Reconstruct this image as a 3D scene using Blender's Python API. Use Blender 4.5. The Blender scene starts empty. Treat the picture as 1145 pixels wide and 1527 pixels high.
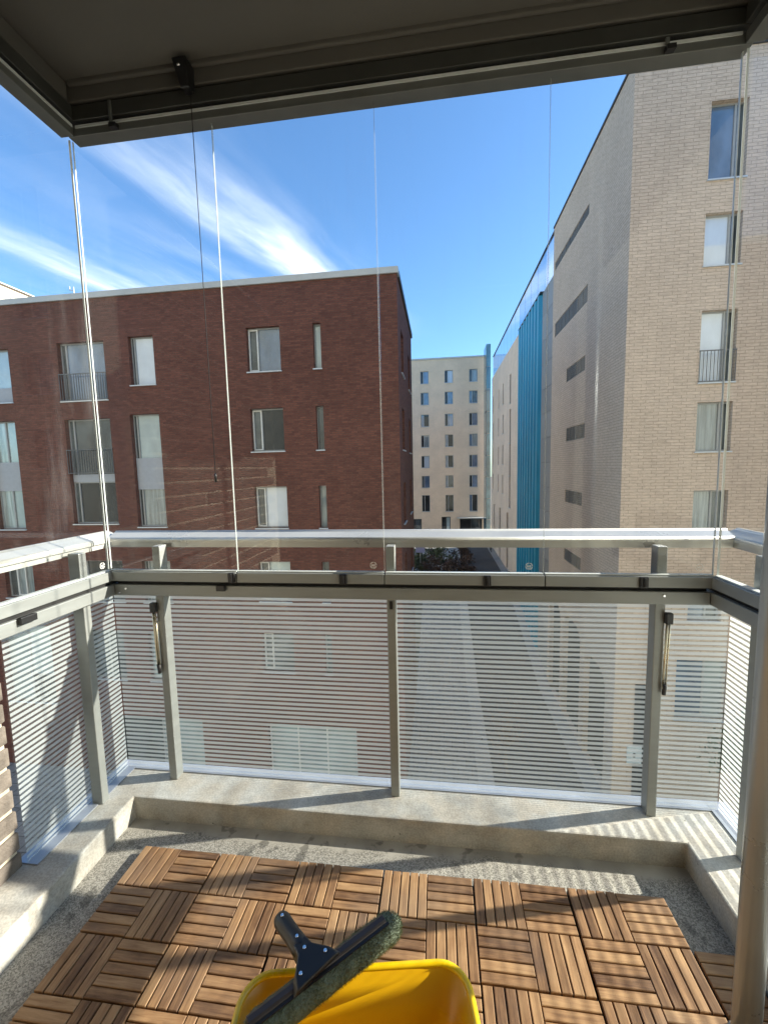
import bpy, bmesh, math, random
from mathutils import Vector, Matrix
random.seed(7)
sc = bpy.context.scene
COL = sc.collection
rad = math.radians

# ------------------------------------------------------------------ camera
# world: X along the balcony front, Y outwards, Z up; z = 0 is the top of the deck tiles
CAM = Vector((1.103, -1.331, 1.383))
F_PX, YAW, PITCH, ROLL = 636.3, 0.13078, 0.10266, -0.0232
cam = bpy.data.cameras.new('camera')
cam.sensor_fit = 'VERTICAL'
cam.sensor_height = 24.0
cam.lens = F_PX * 24.0 / 1527.0
cam.clip_start = 0.02
cam.clip_end = 2000
cam_ob = bpy.data.objects.new('camera', cam)
COL.objects.link(cam_ob)
fwd = Vector((-math.sin(YAW) * math.cos(PITCH), math.cos(YAW) * math.cos(PITCH), -math.sin(PITCH)))
rgt = Vector((math.cos(YAW), math.sin(YAW), 0))
upv = rgt.cross(fwd)
r_ = math.cos(ROLL) * rgt + math.sin(ROLL) * upv
u_ = -math.sin(ROLL) * rgt + math.cos(ROLL) * upv
m = Matrix((r_, u_, -fwd)).transposed().to_4x4()
m.translation = CAM
cam_ob.matrix_world = m
sc.camera = cam_ob

# ------------------------------------------------------------------ light, sky, exposure
SUN_AZ, SUN_EL = 14.0, 25.5           # azimuth from +X towards +Y
sdir = Vector((math.cos(rad(SUN_EL)) * math.cos(rad(SUN_AZ)), math.cos(rad(SUN_EL)) * math.sin(rad(SUN_AZ)), math.sin(rad(SUN_EL))))
sun = bpy.data.lights.new('sun', 'SUN')
sun.energy = 5.0
sun.angle = rad(0.8)
sun.color = (1.0, 0.93, 0.80)
sun_ob = bpy.data.objects.new('sun', sun)
COL.objects.link(sun_ob)
sun_ob.rotation_euler = sdir.to_track_quat('Z', 'Y').to_euler()

world = bpy.data.worlds.new('World')
sc.world = world
world.use_nodes = True
nt = world.node_tree
nt.nodes.clear()


def N(tree, kind, **kw):
    n = tree.nodes.new(kind)
    for k, v in kw.items():
        if hasattr(n, k):
            setattr(n, k, v)
        else:
            n.inputs[k.replace('_', ' ')].default_value = v
    return n


def link(tree, a, ai, b, bi):
    tree.links.new(a.outputs[ai], b.inputs[bi])


def math_node(tree, op, a, b=None, clamp=False):
    n = tree.nodes.new('ShaderNodeMath')
    n.operation = op
    n.use_clamp = clamp
    for i, v in enumerate((a, b)):
        if v is None:
            continue
        if isinstance(v, (int, float)):
            n.inputs[i].default_value = v
        else:
            tree.links.new(v, n.inputs[i])
    return n.outputs[0]


def maprange(tree, v, a, b, c=0.0, d=1.0, smooth=True):
    n = tree.nodes.new('ShaderNodeMapRange')
    n.interpolation_type = 'SMOOTHSTEP' if smooth else 'LINEAR'
    tree.links.new(v, n.inputs[0])
    for i, x in enumerate((a, b, c, d)):
        n.inputs[i + 1].default_value = x
    return n.outputs[0]


sky = N(nt, 'ShaderNodeTexSky', sky_type='NISHITA', sun_disc=False, sun_elevation=rad(SUN_EL), sun_rotation=rad(90 - SUN_AZ),
        altitude=50, air_density=1.0, dust_density=0.6, ozone_density=2.2)
tc = N(nt, 'ShaderNodeTexCoord')
sep = N(nt, 'ShaderNodeSeparateXYZ')
link(nt, tc, 'Generated', sep, 0)
zc = math_node(nt, 'MAXIMUM', sep.outputs[2], 0.06)
cu = math_node(nt, 'DIVIDE', sep.outputs[0], zc)
cv = math_node(nt, 'DIVIDE', sep.outputs[1], zc)
# cirrus: streaks along a = (.25,.97) of the cloud layer, w across them
cw = math_node(nt, 'SUBTRACT', math_node(nt, 'MULTIPLY', cu, 0.97), math_node(nt, 'MULTIPLY', cv, 0.25))
cs = math_node(nt, 'ADD', math_node(nt, 'MULTIPLY', cu, 0.25), math_node(nt, 'MULTIPLY', cv, 0.97))
comb = N(nt, 'ShaderNodeCombineXYZ')
nt.links.new(math_node(nt, 'MULTIPLY', cs, 0.55), comb.inputs[0])
nt.links.new(cw, comb.inputs[1])
warp = N(nt, 'ShaderNodeTexNoise', noise_dimensions='3D', Scale=1.6, Detail=3.0)
nt.links.new(comb.outputs[0], warp.inputs['Vector'])
cww = math_node(nt, 'ADD', cw, math_node(nt, 'MULTIPLY', math_node(nt, 'SUBTRACT', warp.outputs[0], 0.5), 0.34))
band = math_node(nt, 'COSINE', math_node(nt, 'MULTIPLY', math_node(nt, 'ADD', cww, 1.2), 2 * math.pi / 1.01))
band = maprange(nt, band, 0.30, 1.0)
comb2 = N(nt, 'ShaderNodeCombineXYZ')
nt.links.new(math_node(nt, 'MULTIPLY', cs, 1.1), comb2.inputs[0])
nt.links.new(math_node(nt, 'MULTIPLY', cww, 4.2), comb2.inputs[1])
fib = N(nt, 'ShaderNodeTexNoise', Scale=1.3, Detail=6.0, Roughness=0.55)
nt.links.new(comb2.outputs[0], fib.inputs['Vector'])
fibm = maprange(nt, fib.outputs[0], 0.30, 0.85)
bank = maprange(nt, cw, -0.75, -1.05)            # the cloud bank lies on one side of the sky
dense = math_node(nt, 'MULTIPLY', maprange(nt, cs, 0.8, 2.1, 0.28, 1.2), maprange(nt, cs, 2.6, 3.5, 1.0, 0.0))
thin = math_node(nt, 'MULTIPLY', fibm, 0.20)
cl = math_node(nt, 'ADD', math_node(nt, 'MULTIPLY', band, math_node(nt, 'ADD', math_node(nt, 'MULTIPLY', fibm, 0.85), 0.22)), thin)
cl = math_node(nt, 'MULTIPLY', math_node(nt, 'MULTIPLY', cl, bank), dense, clamp=True)
cmix = N(nt, 'ShaderNodeMix', data_type='RGBA')
nt.links.new(cl, cmix.inputs[0])
tint = N(nt, 'ShaderNodeMix', data_type='RGBA', blend_type='MULTIPLY')
tint.inputs[0].default_value = 1.0
nt.links.new(sky.outputs[0], tint.inputs[6])
tint.inputs[7].default_value = (0.57, 0.79, 0.95, 1)
nt.links.new(tint.outputs[2], cmix.inputs[6])
cmix.inputs[7].default_value = (4.3, 4.7, 5.1, 1)
bg = N(nt, 'ShaderNodeBackground')
nt.links.new(cmix.outputs[2], bg.inputs[0])
bg.inputs[1].default_value = 0.105
wo = N(nt, 'ShaderNodeOutputWorld')
link(nt, bg, 0, wo, 0)

sc.view_settings.view_transform = 'Standard'
sc.view_settings.look = 'None'
sc.view_settings.gamma = 1.0
sc.view_settings.use_curve_mapping = False
sc.view_settings.exposure = 1.7
sc.render.engine = 'CYCLES'
cy = sc.cycles
cy.max_bounces = 10
cy.diffuse_bounces = 5
cy.glossy_bounces = 4
cy.transparent_max_bounces = 48
cy.transmission_bounces = 6
cy.caustics_reflective = False
cy.caustics_refractive = False
cy.sample_clamp_indirect = 6.0
cy.use_denoising = True
try:
    cy.denoiser = 'OPENIMAGEDENOISE'
except Exception:
    pass

# ------------------------------------------------------------------ materials
MATS = {}


def new_mat(name):
    mt = bpy.data.materials.new(name)
    mt.use_nodes = True
    t = mt.node_tree
    t.nodes.clear()
    out = N(t, 'ShaderNodeOutputMaterial')
    MATS[name] = mt
    return mt, t, out


def pbr(name, col, rough=0.6, metal=0.0, spec=0.5, var=0.12, scale=8.0, bump=0.0, bscale=60.0, stretch=(1, 1, 1), coat=0.0, rand=0.0):
    """principled surface with noise-varied colour and fine relief"""
    mt, t, out = new_mat(name)
    b = N(t, 'ShaderNodeBsdfPrincipled')
    b.inputs['Roughness'].default_value = rough
    b.inputs['Metallic'].default_value = metal
    b.inputs['Specular IOR Level'].default_value = spec
    b.inputs['Coat Weight'].default_value = coat
    tcn = N(t, 'ShaderNodeTexCoord')
    mp = N(t, 'ShaderNodeMapping')
    mp.inputs['Scale'].default_value = stretch
    link(t, tcn, 'Object', mp, 0)
    nz = N(t, 'ShaderNodeTexNoise', Scale=scale, Detail=6.0, Roughness=0.6)
    link(t, mp, 0, nz, 'Vector')
    fac = maprange(t, nz.outputs[0], 0.25, 0.75, 1 - var, 1 + var)
    if rand:
        oi = N(t, 'ShaderNodeObjectInfo')
        fac = math_node(t, 'MULTIPLY', fac, maprange(t, oi.outputs['Random'], 0, 1, 1 - rand, 1 + rand, smooth=False))
    mx = N(t, 'ShaderNodeVectorMath', operation='SCALE')
    mx.inputs[0].default_value = col
    t.links.new(fac, mx.inputs['Scale'])
    link(t, mx, 0, b, 'Base Color')
    rr = maprange(t, nz.outputs[0], 0.2, 0.8, max(rough - 0.08, 0.0), min(rough + 0.1, 1))
    t.links.new(rr, b.inputs['Roughness'])
    if bump:
        n2 = N(t, 'ShaderNodeTexNoise', Scale=bscale, Detail=4.0)
        link(t, mp, 0, n2, 'Vector')
        bp = N(t, 'ShaderNodeBump', Strength=bump, Distance=0.01)
        link(t, n2, 0, bp, 'Height')
        link(t, bp, 0, b, 'Normal')
    link(t, b, 0, out, 0)
    return mt


def wall_uv(t, flat=False):
    """(along the wall, up) coordinates whatever way the wall faces"""
    tcn = N(t, 'ShaderNodeTexCoord')
    ge = N(t, 'ShaderNodeNewGeometry')
    sp = N(t, 'ShaderNodeSeparateXYZ')
    sn = N(t, 'ShaderNodeSeparateXYZ')
    link(t, tcn, 'Object', sp, 0)
    link(t, ge, 'True Normal', sn, 0)
    isx = math_node(t, 'GREATER_THAN', math_node(t, 'ABSOLUTE', sn.outputs[0]), 0.6)
    along = math_node(t, 'ADD', math_node(t, 'MULTIPLY', sp.outputs[1], isx),
                      math_node(t, 'MULTIPLY', sp.outputs[0], math_node(t, 'SUBTRACT', 1.0, isx)))
    cb = N(t, 'ShaderNodeCombineXYZ')
    t.links.new(along, cb.inputs[0])
    isz = math_node(t, 'GREATER_THAN', math_node(t, 'ABSOLUTE', sn.outputs[2]), 0.6)     # floors: run the courses along Y
    t.links.new(math_node(t, 'ADD', math_node(t, 'MULTIPLY', sp.outputs[1], isz),
                          math_node(t, 'MULTIPLY', sp.outputs[2], math_node(t, 'SUBTRACT', 1.0, isz))), cb.inputs[1])
    return cb, tcn


def brick_mat(name, c1, c2, mortar, bw, rh, ms, blotch=0.18, rough=0.85, bump=0.35):
    mt, t, out = new_mat(name)
    b = N(t, 'ShaderNodeBsdfPrincipled', Roughness=rough)
    b.inputs['Specular IOR Level'].default_value = 0.25
    cb, tcn = wall_uv(t)
    br = N(t, 'ShaderNodeTexBrick', offset=0.37)
    br.inputs['Scale'].default_value = 1.0
    br.inputs['Brick Width'].default_value = bw
    br.inputs['Row Height'].default_value = rh
    br.inputs['Mortar Size'].default_value = ms
    br.inputs['Mortar Smooth'].default_value = 0.3
    br.inputs['Color1'].default_value = (*c1, 1)
    br.inputs['Color2'].default_value = (*c2, 1)
    br.inputs['Mortar'].default_value = (*mortar, 1)
    link(t, cb, 0, br, 'Vector')
    n1 = N(t, 'ShaderNodeTexNoise', Scale=0.45, Detail=5.0, Roughness=0.65)
    link(t, tcn, 'Object', n1, 'Vector')
    mp = N(t, 'ShaderNodeMapping')
    mp.inputs['Scale'].default_value = (5.0, 5.0, 20.0)
    link(t, tcn, 'Object', mp, 0)
    n2 = N(t, 'ShaderNodeTexNoise', Scale=1.3, Detail=5.0, Roughness=0.7)
    link(t, mp, 0, n2, 'Vector')
    f = math_node(t, 'MULTIPLY', maprange(t, n1.outputs[0], 0.3, 0.7, 1 - blotch, 1 + blotch), maprange(t, n2.outputs[0], 0.25, 0.75, 0.82, 1.18))
    mx = N(t, 'ShaderNodeVectorMath', operation='SCALE')
    link(t, br, 'Color', mx, 0)
    t.links.new(f, mx.inputs['Scale'])
    link(t, mx, 0, b, 'Base Color')
    bp = N(t, 'ShaderNodeBump', Strength=bump, Distance=0.012, invert=True)
    link(t, br, 'Fac', bp, 'Height')
    link(t, bp, 0, b, 'Normal')
    link(t, b, 0, out, 0)
    return mt


def fresnel(t, f0=0.045, k=0.95):
    lw = N(t, 'ShaderNodeLayerWeight', Blend=0.5)
    p = math_node(t, 'POWER', lw.outputs['Facing'], 5.0)
    return math_node(t, 'ADD', math_node(t, 'MULTIPLY', p, k), f0)


def glass_mat(name, tintc=(0.965, 0.985, 0.98), f0=0.03, gl=(1, 1, 1), rough=0.0, dirt=0.0):
    mt, t, out = new_mat(name)
    tr = N(t, 'ShaderNodeBsdfTransparent')
    tr.inputs[0].default_value = (*tintc, 1)
    g = N(t, 'ShaderNodeBsdfGlossy')
    g.inputs['Roughness'].default_value = rough
    g.inputs['Color'].default_value = (*gl, 1)
    mx = N(t, 'ShaderNodeMixShader')
    t.links.new(fresnel(t, f0, 0.5), mx.inputs[0])
    link(t, tr, 0, mx, 1)
    link(t, g, 0, mx, 2)
    last = mx
    if dirt:
        tcn = N(t, 'ShaderNodeTexCoord')
        mp = N(t, 'ShaderNodeMapping')
        mp.inputs['Scale'].default_value = (9, 9, 1.6)
        link(t, tcn, 'Object', mp, 0)
        nz = N(t, 'ShaderNodeTexNoise', Scale=1.2, Detail=7.0, Roughness=0.7)
        link(t, mp, 0, nz, 'Vector')
        df = N(t, 'ShaderNodeBsdfDiffuse')
        df.inputs[0].default_value = (0.8, 0.82, 0.84, 1)
        m2 = N(t, 'ShaderNodeMixShader')
        t.links.new(maprange(t, nz.outputs[0], 0.48, 0.85, 0.0, dirt), m2.inputs[0])
        link(t, mx, 0, m2, 1)
        link(t, df, 0, m2, 2)
        last = m2
    link(t, last, 0, out, 0)
    return mt


def stripe_mat(name):
    """white printed stripes, 20 mm apart, on clear glass"""
    mt, t, out = new_mat(name)
    tcn = N(t, 'ShaderNodeTexCoord')
    sp = N(t, 'ShaderNodeSeparateXYZ')
    link(t, tcn, 'Object', sp, 0)
    fr = math_node(t, 'FRACT', math_node(t, 'DIVIDE', math_node(t, 'ADD', sp.outputs[2], 10.0), 0.0196))
    d = math_node(t, 'ABSOLUTE', math_node(t, 'SUBTRACT', fr, 0.5))
    mask = maprange(t, d, 0.268, 0.315, 1.0, 0.12)      # faint white haze painted into the clear gaps to lighten them
    tr = N(t, 'ShaderNodeBsdfTransparent')
    tr.inputs[0].default_value = (0.95, 0.985, 0.975, 1)
    g = N(t, 'ShaderNodeBsdfGlossy', Roughness=0.0)
    mg = N(t, 'ShaderNodeMixShader')
    t.links.new(fresnel(t, 0.03, 0.5), mg.inputs[0])
    link(t, tr, 0, mg, 1)
    link(t, g, 0, mg, 2)
    df = N(t, 'ShaderNodeBsdfDiffuse')
    df.inputs[0].default_value = (0.72, 0.79, 0.80, 1)
    tl = N(t, 'ShaderNodeBsdfTranslucent')
    tl.inputs[0].default_value = (0.72, 0.79, 0.80, 1)
    m1 = N(t, 'ShaderNodeMixShader')
    m1.inputs[0].default_value = 0.45
    link(t, df, 0, m1, 1)
    link(t, tl, 0, m1, 2)
    tr2 = N(t, 'ShaderNodeBsdfTransparent')
    m2 = N(t, 'ShaderNodeMixShader')
    m2.inputs[0].default_value = 0.42
    link(t, m1, 0, m2, 1)
    link(t, tr2, 0, m2, 2)
    m3 = N(t, 'ShaderNodeMixShader')
    t.links.new(mask, m3.inputs[0])
    link(t, mg, 0, m3, 1)
    link(t, m2, 0, m3, 2)
    link(t, m3, 0, out, 0)
    return mt


def pane_mat(name, col, rough=0.03, var=0.25, sc_=0.6, folds=0.0, f0=0.13):
    """window pane: what hangs behind it as base colour, mirror reflection on top"""
    mt, t, out = new_mat(name)
    b = N(t, 'ShaderNodeBsdfDiffuse')
    tcn = N(t, 'ShaderNodeTexCoord')
    oi = N(t, 'ShaderNodeObjectInfo')
    ad = N(t, 'ShaderNodeVectorMath', operation='ADD')
    link(t, tcn, 'Object', ad, 0)
    link(t, oi, 'Random', ad, 1)
    mp = N(t, 'ShaderNodeMapping')
    mp.inputs['Scale'].default_value = (6, 6, 0.35) if folds else (1.3, 1.3, 0.9)
    link(t, ad, 0, mp, 0)
    nz = N(t, 'ShaderNodeTexNoise', Scale=sc_ * (3 if folds else 1.5), Detail=3.0)
    link(t, mp, 0, nz, 'Vector')
    mx = N(t, 'ShaderNodeVectorMath', operation='SCALE')
    mx.inputs[0].default_value = col
    f = math_node(t, 'MULTIPLY', maprange(t, nz.outputs[0], 0.3, 0.7, 1 - var, 1 + var), maprange(t, oi.outputs['Random'], 0, 1, 0.75, 1.25, smooth=False))
    t.links.new(f, mx.inputs['Scale'])
    link(t, mx, 0, b, 'Color')
    g = N(t, 'ShaderNodeBsdfGlossy', Roughness=rough)
    g.inputs['Color'].default_value = (0.92, 0.97, 1.0, 1)
    ms = N(t, 'ShaderNodeMixShader')
    t.links.new(fresnel(t, f0, 0.75), ms.inputs[0])
    link(t, b, 0, ms, 1)
    link(t, g, 0, ms, 2)
    link(t, ms, 0, out, 0)
    return mt


def wood_mat(name):
    mt, t, out = new_mat(name)
    b = N(t, 'ShaderNodeBsdfPrincipled')
    b.inputs['Specular IOR Level'].default_value = 0.35
    tcn = N(t, 'ShaderNodeTexCoord')
    oi = N(t, 'ShaderNodeObjectInfo')
    sh = N(t, 'ShaderNodeVectorMath', operation='SCALE')
    sh.inputs[0].default_value = (37.0, 19.0, 11.0)
    link(t, oi, 'Random', sh, 'Scale')
    ad = N(t, 'ShaderNodeVectorMath', operation='ADD')
    link(t, tcn, 'Object', ad, 0)
    link(t, sh, 0, ad, 1)
    mp = N(t, 'ShaderNodeMapping')
    mp.inputs['Scale'].default_value = (9, 130, 60)
    link(t, ad, 0, mp, 0)
    gr = N(t, 'ShaderNodeTexNoise', Scale=1.0, Detail=6.0, Roughness=0.65, Distortion=0.6)
    link(t, mp, 0, gr, 'Vector')
    mp2 = N(t, 'ShaderNodeMapping')
    mp2.inputs['Scale'].default_value = (14, 22, 20)
    link(t, ad, 0, mp2, 0)
    wv = N(t, 'ShaderNodeTexNoise', Scale=1.0, Detail=4.0, Roughness=0.55)
    link(t, mp2, 0, wv, 'Vector')
    ramp = N(t, 'ShaderNodeValToRGB')
    e = ramp.color_ramp.elements
    e[0].position = 0.28
    e[0].color = (0.10, 0.048, 0.023, 1)
    e[1].position = 0.74
    e[1].color = (0.45, 0.275, 0.135, 1)
    e2 = ramp.color_ramp.elements.new(0.52)
    e2.color = (0.285, 0.158, 0.074, 1)
    mixv = math_node(t, 'ADD', math_node(t, 'MULTIPLY', gr.outputs[0], 0.62), math_node(t, 'MULTIPLY', wv.outputs[0], 0.38))
    mixv = math_node(t, 'ADD', mixv, maprange(t, oi.outputs['Random'], 0, 1, -0.15, 0.14, smooth=False))
    t.links.new(mixv, ramp.inputs[0])
    # weathering: greyer here and there
    tw = N(t, 'ShaderNodeNewGeometry')
    nw = N(t, 'ShaderNodeTexNoise', Scale=3.2, Detail=4.0)
    link(t, tw, 'Position', nw, 'Vector')
    wm = N(t, 'ShaderNodeMix', data_type='RGBA')
    t.links.new(maprange(t, nw.outputs[0], 0.45, 0.75, 0.0, 0.5), wm.inputs[0])
    t.links.new(ramp.outputs[0], wm.inputs[6])
    wm.inputs[7].default_value = (0.20, 0.145, 0.105, 1)
    t.links.new(wm.outputs[2], b.inputs['Base Color'])
    t.links.new(maprange(t, gr.outputs[0], 0.2, 0.8, 0.75, 0.5), b.inputs['Roughness'])
    bp = N(t, 'ShaderNodeBump', Strength=0.25, Distance=0.002)
    link(t, gr, 0, bp, 'Height')
    link(t, bp, 0, b, 'Normal')
    link(t, b, 0, out, 0)
    return mt


def concrete_floor_mat(name):
    mt, t, out = new_mat(name)
    b = N(t, 'ShaderNodeBsdfPrincipled')
    b.inputs['Specular IOR Level'].default_value = 0.3
    ge = N(t, 'ShaderNodeNewGeometry')
    sp = N(t, 'ShaderNodeSeparateXYZ')
    link(t, ge, 'Position', sp, 0)
    fine = N(t, 'ShaderNodeTexVoronoi', Scale=300.0)
    link(t, ge, 'Position', fine, 'Vector')
    grit = N(t, 'ShaderNodeTexNoise', Scale=260.0, Detail=3.0, Roughness=0.8)
    link(t, ge, 'Position', grit, 'Vector')
    big = N(t, 'ShaderNodeTexNoise', Scale=9.0, Detail=5.0)
    link(t, ge, 'Position', big, 'Vector')
    sprd = N(t, 'ShaderNodeSeparateXYZ')
    link(t, fine, 'Color', sprd, 0)
    ag = maprange(t, math_node(t, 'ADD', math_node(t, 'MULTIPLY', sprd.outputs[0], 0.5), math_node(t, 'MULTIPLY', grit.outputs[0], 0.5)), 0.2, 0.8, 0.17, 0.46)
    smooth = maprange(t, big.outputs[0], 0.3, 0.7, 0.30, 0.42)
    # trowelled strip along the curb, grit exposed elsewhere
    edge = math_node(t, 'ADD', sp.outputs[1], math_node(t, 'MULTIPLY', math_node(t, 'SUBTRACT', big.outputs[0], 0.5), 0.12))
    em = maprange(t, edge, 0.075, 0.105)
    val = N(t, 'ShaderNodeMix', data_type='FLOAT')
    t.links.new(em, val.inputs[0])
    t.links.new(ag, val.inputs[2])
    t.links.new(smooth, val.inputs[3])
    st = N(t, 'ShaderNodeTexNoise', Scale=14.0, Detail=3.0)
    link(t, ge, 'Position', st, 'Vector')
    stain = maprange(t, st.outputs[0], 0.60, 0.66, 1.0, 0.55)
    v = math_node(t, 'MULTIPLY', val.outputs[0], stain)
    mx = N(t, 'ShaderNodeVectorMath', operation='SCALE')
    mx.inputs[0].default_value = (1.0, 0.95, 0.84)
    t.links.new(v, mx.inputs['Scale'])
    link(t, mx, 0, b, 'Base Color')
    t.links.new(maprange(t, st.outputs[0], 0.60, 0.66, 0.9, 0.45), b.inputs['Roughness'])
    bp = N(t, 'ShaderNodeBump', Strength=0.5, Distance=0.003)
    t.links.new(val.outputs[0], bp.inputs['Height'])
    link(t, bp, 0, b, 'Normal')
    link(t, b, 0, out, 0)
    return mt


def curb_mat(name):
    mt, t, out = new_mat(name)
    b = N(t, 'ShaderNodeBsdfPrincipled', Roughness=0.85)
    b.inputs['Specular IOR Level'].default_value = 0.25
    ge = N(t, 'ShaderNodeNewGeometry')
    big = N(t, 'ShaderNodeTexNoise', Scale=6.0, Detail=7.0, Roughness=0.65)
    link(t, ge, 'Position', big, 'Vector')
    por = N(t, 'ShaderNodeTexVoronoi', Scale=46.0)
    link(t, ge, 'Position', por, 'Vector')
    pn = N(t, 'ShaderNodeTexNoise', Scale=11.0, Detail=2.0)
    link(t, ge, 'Position', pn, 'Vector')
    rsz = maprange(t, pn.outputs[0], 0.56, 0.75, 0.0, 0.17)
    pore = math_node(t, 'LESS_THAN', por.outputs['Distance'], rsz)
    base = maprange(t, big.outputs[0], 0.28, 0.72, 0.31, 0.55)
    fine = N(t, 'ShaderNodeTexNoise', Scale=150.0, Detail=3.0)
    link(t, ge, 'Position', fine, 'Vector')
    base = math_node(t, 'MULTIPLY', base, maprange(t, fine.outputs[0], 0.3, 0.7, 0.87, 1.13))
    v = math_node(t, 'MULTIPLY', base, math_node(t, 'SUBTRACT', 1.0, math_node(t, 'MULTIPLY', pore, 0.6)))
    cr = N(t, 'ShaderNodeMix', data_type='RGBA')
    t.links.new(maprange(t, pn.outputs[0], 0.35, 0.65), cr.inputs[0])
    cr.inputs[6].default_value = (1.0, 0.94, 0.82, 1)
    cr.inputs[7].default_value = (0.96, 0.96, 0.9, 1)
    mx = N(t, 'ShaderNodeVectorMath', operation='SCALE')
    t.links.new(cr.outputs[2], mx.inputs[0])
    t.links.new(v, mx.inputs['Scale'])
    link(t, mx, 0, b, 'Base Color')
    bp = N(t, 'ShaderNodeBump', Strength=0.45, Distance=0.004)
    t.links.new(v, bp.inputs['Height'])
    link(t, bp, 0, b, 'Normal')
    link(t, b, 0, out, 0)
    return mt


ALU = pbr('aluminium', (0.27, 0.285, 0.275), rough=0.42, metal=0.25, var=0.07, scale=5, stretch=(1, 1, 6))
ALU_DARK = pbr('anodised_dark', (0.07, 0.072, 0.065), rough=0.4, metal=0.4, var=0.08)
ALU_RAIL = pbr('rail_metal', (0.52, 0.52, 0.49), rough=0.32, metal=0.4, var=0.06, scale=4)
STEEL = pbr('polished_steel', (0.40, 0.43, 0.44), rough=0.30, metal=0.45, var=0.08, scale=3)
ALU_MID = pbr('head_track_metal', (0.15, 0.158, 0.148), rough=0.38, metal=0.3, var=0.08)
BLACK = pbr('black_plastic', (0.012, 0.012, 0.013), rough=0.38, var=0.2)
GASKET = pbr('black_gasket', (0.01, 0.01, 0.01), rough=0.7)
BRASS = pbr('brass', (0.60, 0.54, 0.40), rough=0.28, metal=1.0, var=0.06)
SEAL = pbr('edge_seal', (0.62, 0.66, 0.65), rough=0.22, var=0.04)
GLASS = glass_mat('glazing_glass', tintc=(0.995, 1.0, 0.998), f0=0.018, dirt=0.035)
STRIPED = stripe_mat('striped_glass')


def seal_mat(name, k):
    mt, t, out = new_mat(name)
    tr = N(t, 'ShaderNodeBsdfTransparent')
    b = N(t, 'ShaderNodeBsdfPrincipled', Roughness=0.25)
    b.inputs['Base Color'].default_value = (0.55, 0.6, 0.58, 1)
    mx = N(t, 'ShaderNodeMixShader')
    mx.inputs[0].default_value = k
    link(t, tr, 0, mx, 1)
    link(t, b, 0, mx, 2)
    link(t, mx, 0, out, 0)
    return mt


SEAL_CLEAR = seal_mat('clear_seal', 0.28)
SEAL_HALF = seal_mat('milky_seal', 0.5)
CURB = curb_mat('curb_concrete')
FLOOR = concrete_floor_mat('floor_concrete')
WOOD = wood_mat('acacia')
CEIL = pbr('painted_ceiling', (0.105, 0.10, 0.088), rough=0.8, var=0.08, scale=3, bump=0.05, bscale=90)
FLASH = pbr('zinc_flashing', (0.36, 0.39, 0.44), rough=0.38, metal=0.5, var=0.12, scale=7)
YELLOW = pbr('yellow_plastic', (0.78, 0.44, 0.005), rough=0.33, var=0.05, scale=5, coat=0.15)
YELLOW_RIM = pbr('yellow_rim', (0.84, 0.55, 0.005), rough=0.3, var=0.04, coat=0.2)
GREY_PLASTIC = pbr('grey_plastic', (0.10, 0.11, 0.11), rough=0.45)
FLEECE = pbr('fleece', (0.14, 0.17, 0.12), rough=0.95, var=0.2, scale=30, bump=0.6, bscale=130)
PILE = pbr('fleece_pile', (0.22, 0.26, 0.19), rough=0.95, var=0.2, scale=60)
CHANNEL = pbr('squeegee_channel', (0.055, 0.042, 0.036), rough=0.35, metal=0.2)
CHROME = pbr('chrome', (0.8, 0.8, 0.8), rough=0.15, metal=1.0)
NEAR_BRICK = pbr('near_brick', (0.165, 0.14, 0.118), rough=0.9, var=0.3, scale=18, bump=0.5, bscale=90, rand=0.18)
MORTAR = pbr('near_mortar', (0.55, 0.49, 0.38), rough=0.95, var=0.15, scale=30, bump=0.4)
RED = brick_mat('red_brick', (0.165, 0.066, 0.048), (0.108, 0.044, 0.034), (0.095, 0.058, 0.048), 0.25, 0.078, 0.010, blotch=0.10)
BEIGE = brick_mat('beige_brick', (0.58, 0.465, 0.37), (0.535, 0.425, 0.335), (0.385, 0.305, 0.24), 0.44, 0.108, 0.012, blotch=0.05)
FARWALL = brick_mat('far_brick', (0.74, 0.59, 0.44), (0.70, 0.56, 0.415), (0.61, 0.48, 0.355), 0.5, 0.16, 0.012, blotch=0.07, bump=0.1)
BEIGE2 = brick_mat('pale_brick', (0.76, 0.61, 0.475), (0.72, 0.575, 0.445), (0.62, 0.495, 0.385), 0.5, 0.16, 0.012, blotch=0.08, bump=0.1)
CREAM = pbr('cream_render', (0.76, 0.71, 0.58), rough=0.8, var=0.10, scale=0.6)
COPING = pbr('zinc_coping', (0.47, 0.48, 0.46), rough=0.45, metal=0.2, var=0.08, scale=1.5)
DARK_COPING = pbr('dark_coping', (0.03, 0.032, 0.036), rough=0.5)
ROOF = pbr('roof_felt', (0.10, 0.10, 0.10), rough=0.9)
WFRAME = pbr('window_frame', (0.30, 0.32, 0.33), rough=0.4, metal=0.1, var=0.05)
WWHITE = pbr('white_frame', (0.62, 0.64, 0.63), rough=0.45, var=0.05)
SILL = pbr('sill_sheet', (0.50, 0.55, 0.60), rough=0.35, metal=0.2, var=0.06)
PANEL = pbr('spandrel_panel', (0.33, 0.36, 0.41), rough=0.4, var=0.05)
RAILING = pbr('railing_paint', (0.10, 0.11, 0.12), rough=0.45)
TEAL = pbr('teal_cladding', (0.018, 0.27, 0.42), rough=0.42, metal=0.1, var=0.16, scale=1.2, stretch=(3, 3, .25))
GREYP = pbr('grey_panel', (0.235, 0.235, 0.23), rough=0.5, var=0.08, scale=1.0, rand=0.10)
LOUVRE = pbr('louvre', (0.16, 0.155, 0.145), rough=0.5)
P_DARK = pane_mat('pane_dark', (0.022, 0.026, 0.028), f0=0.05)
P_MID = pane_mat('pane_mid', (0.06, 0.075, 0.08), var=0.5, f0=0.08)
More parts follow.
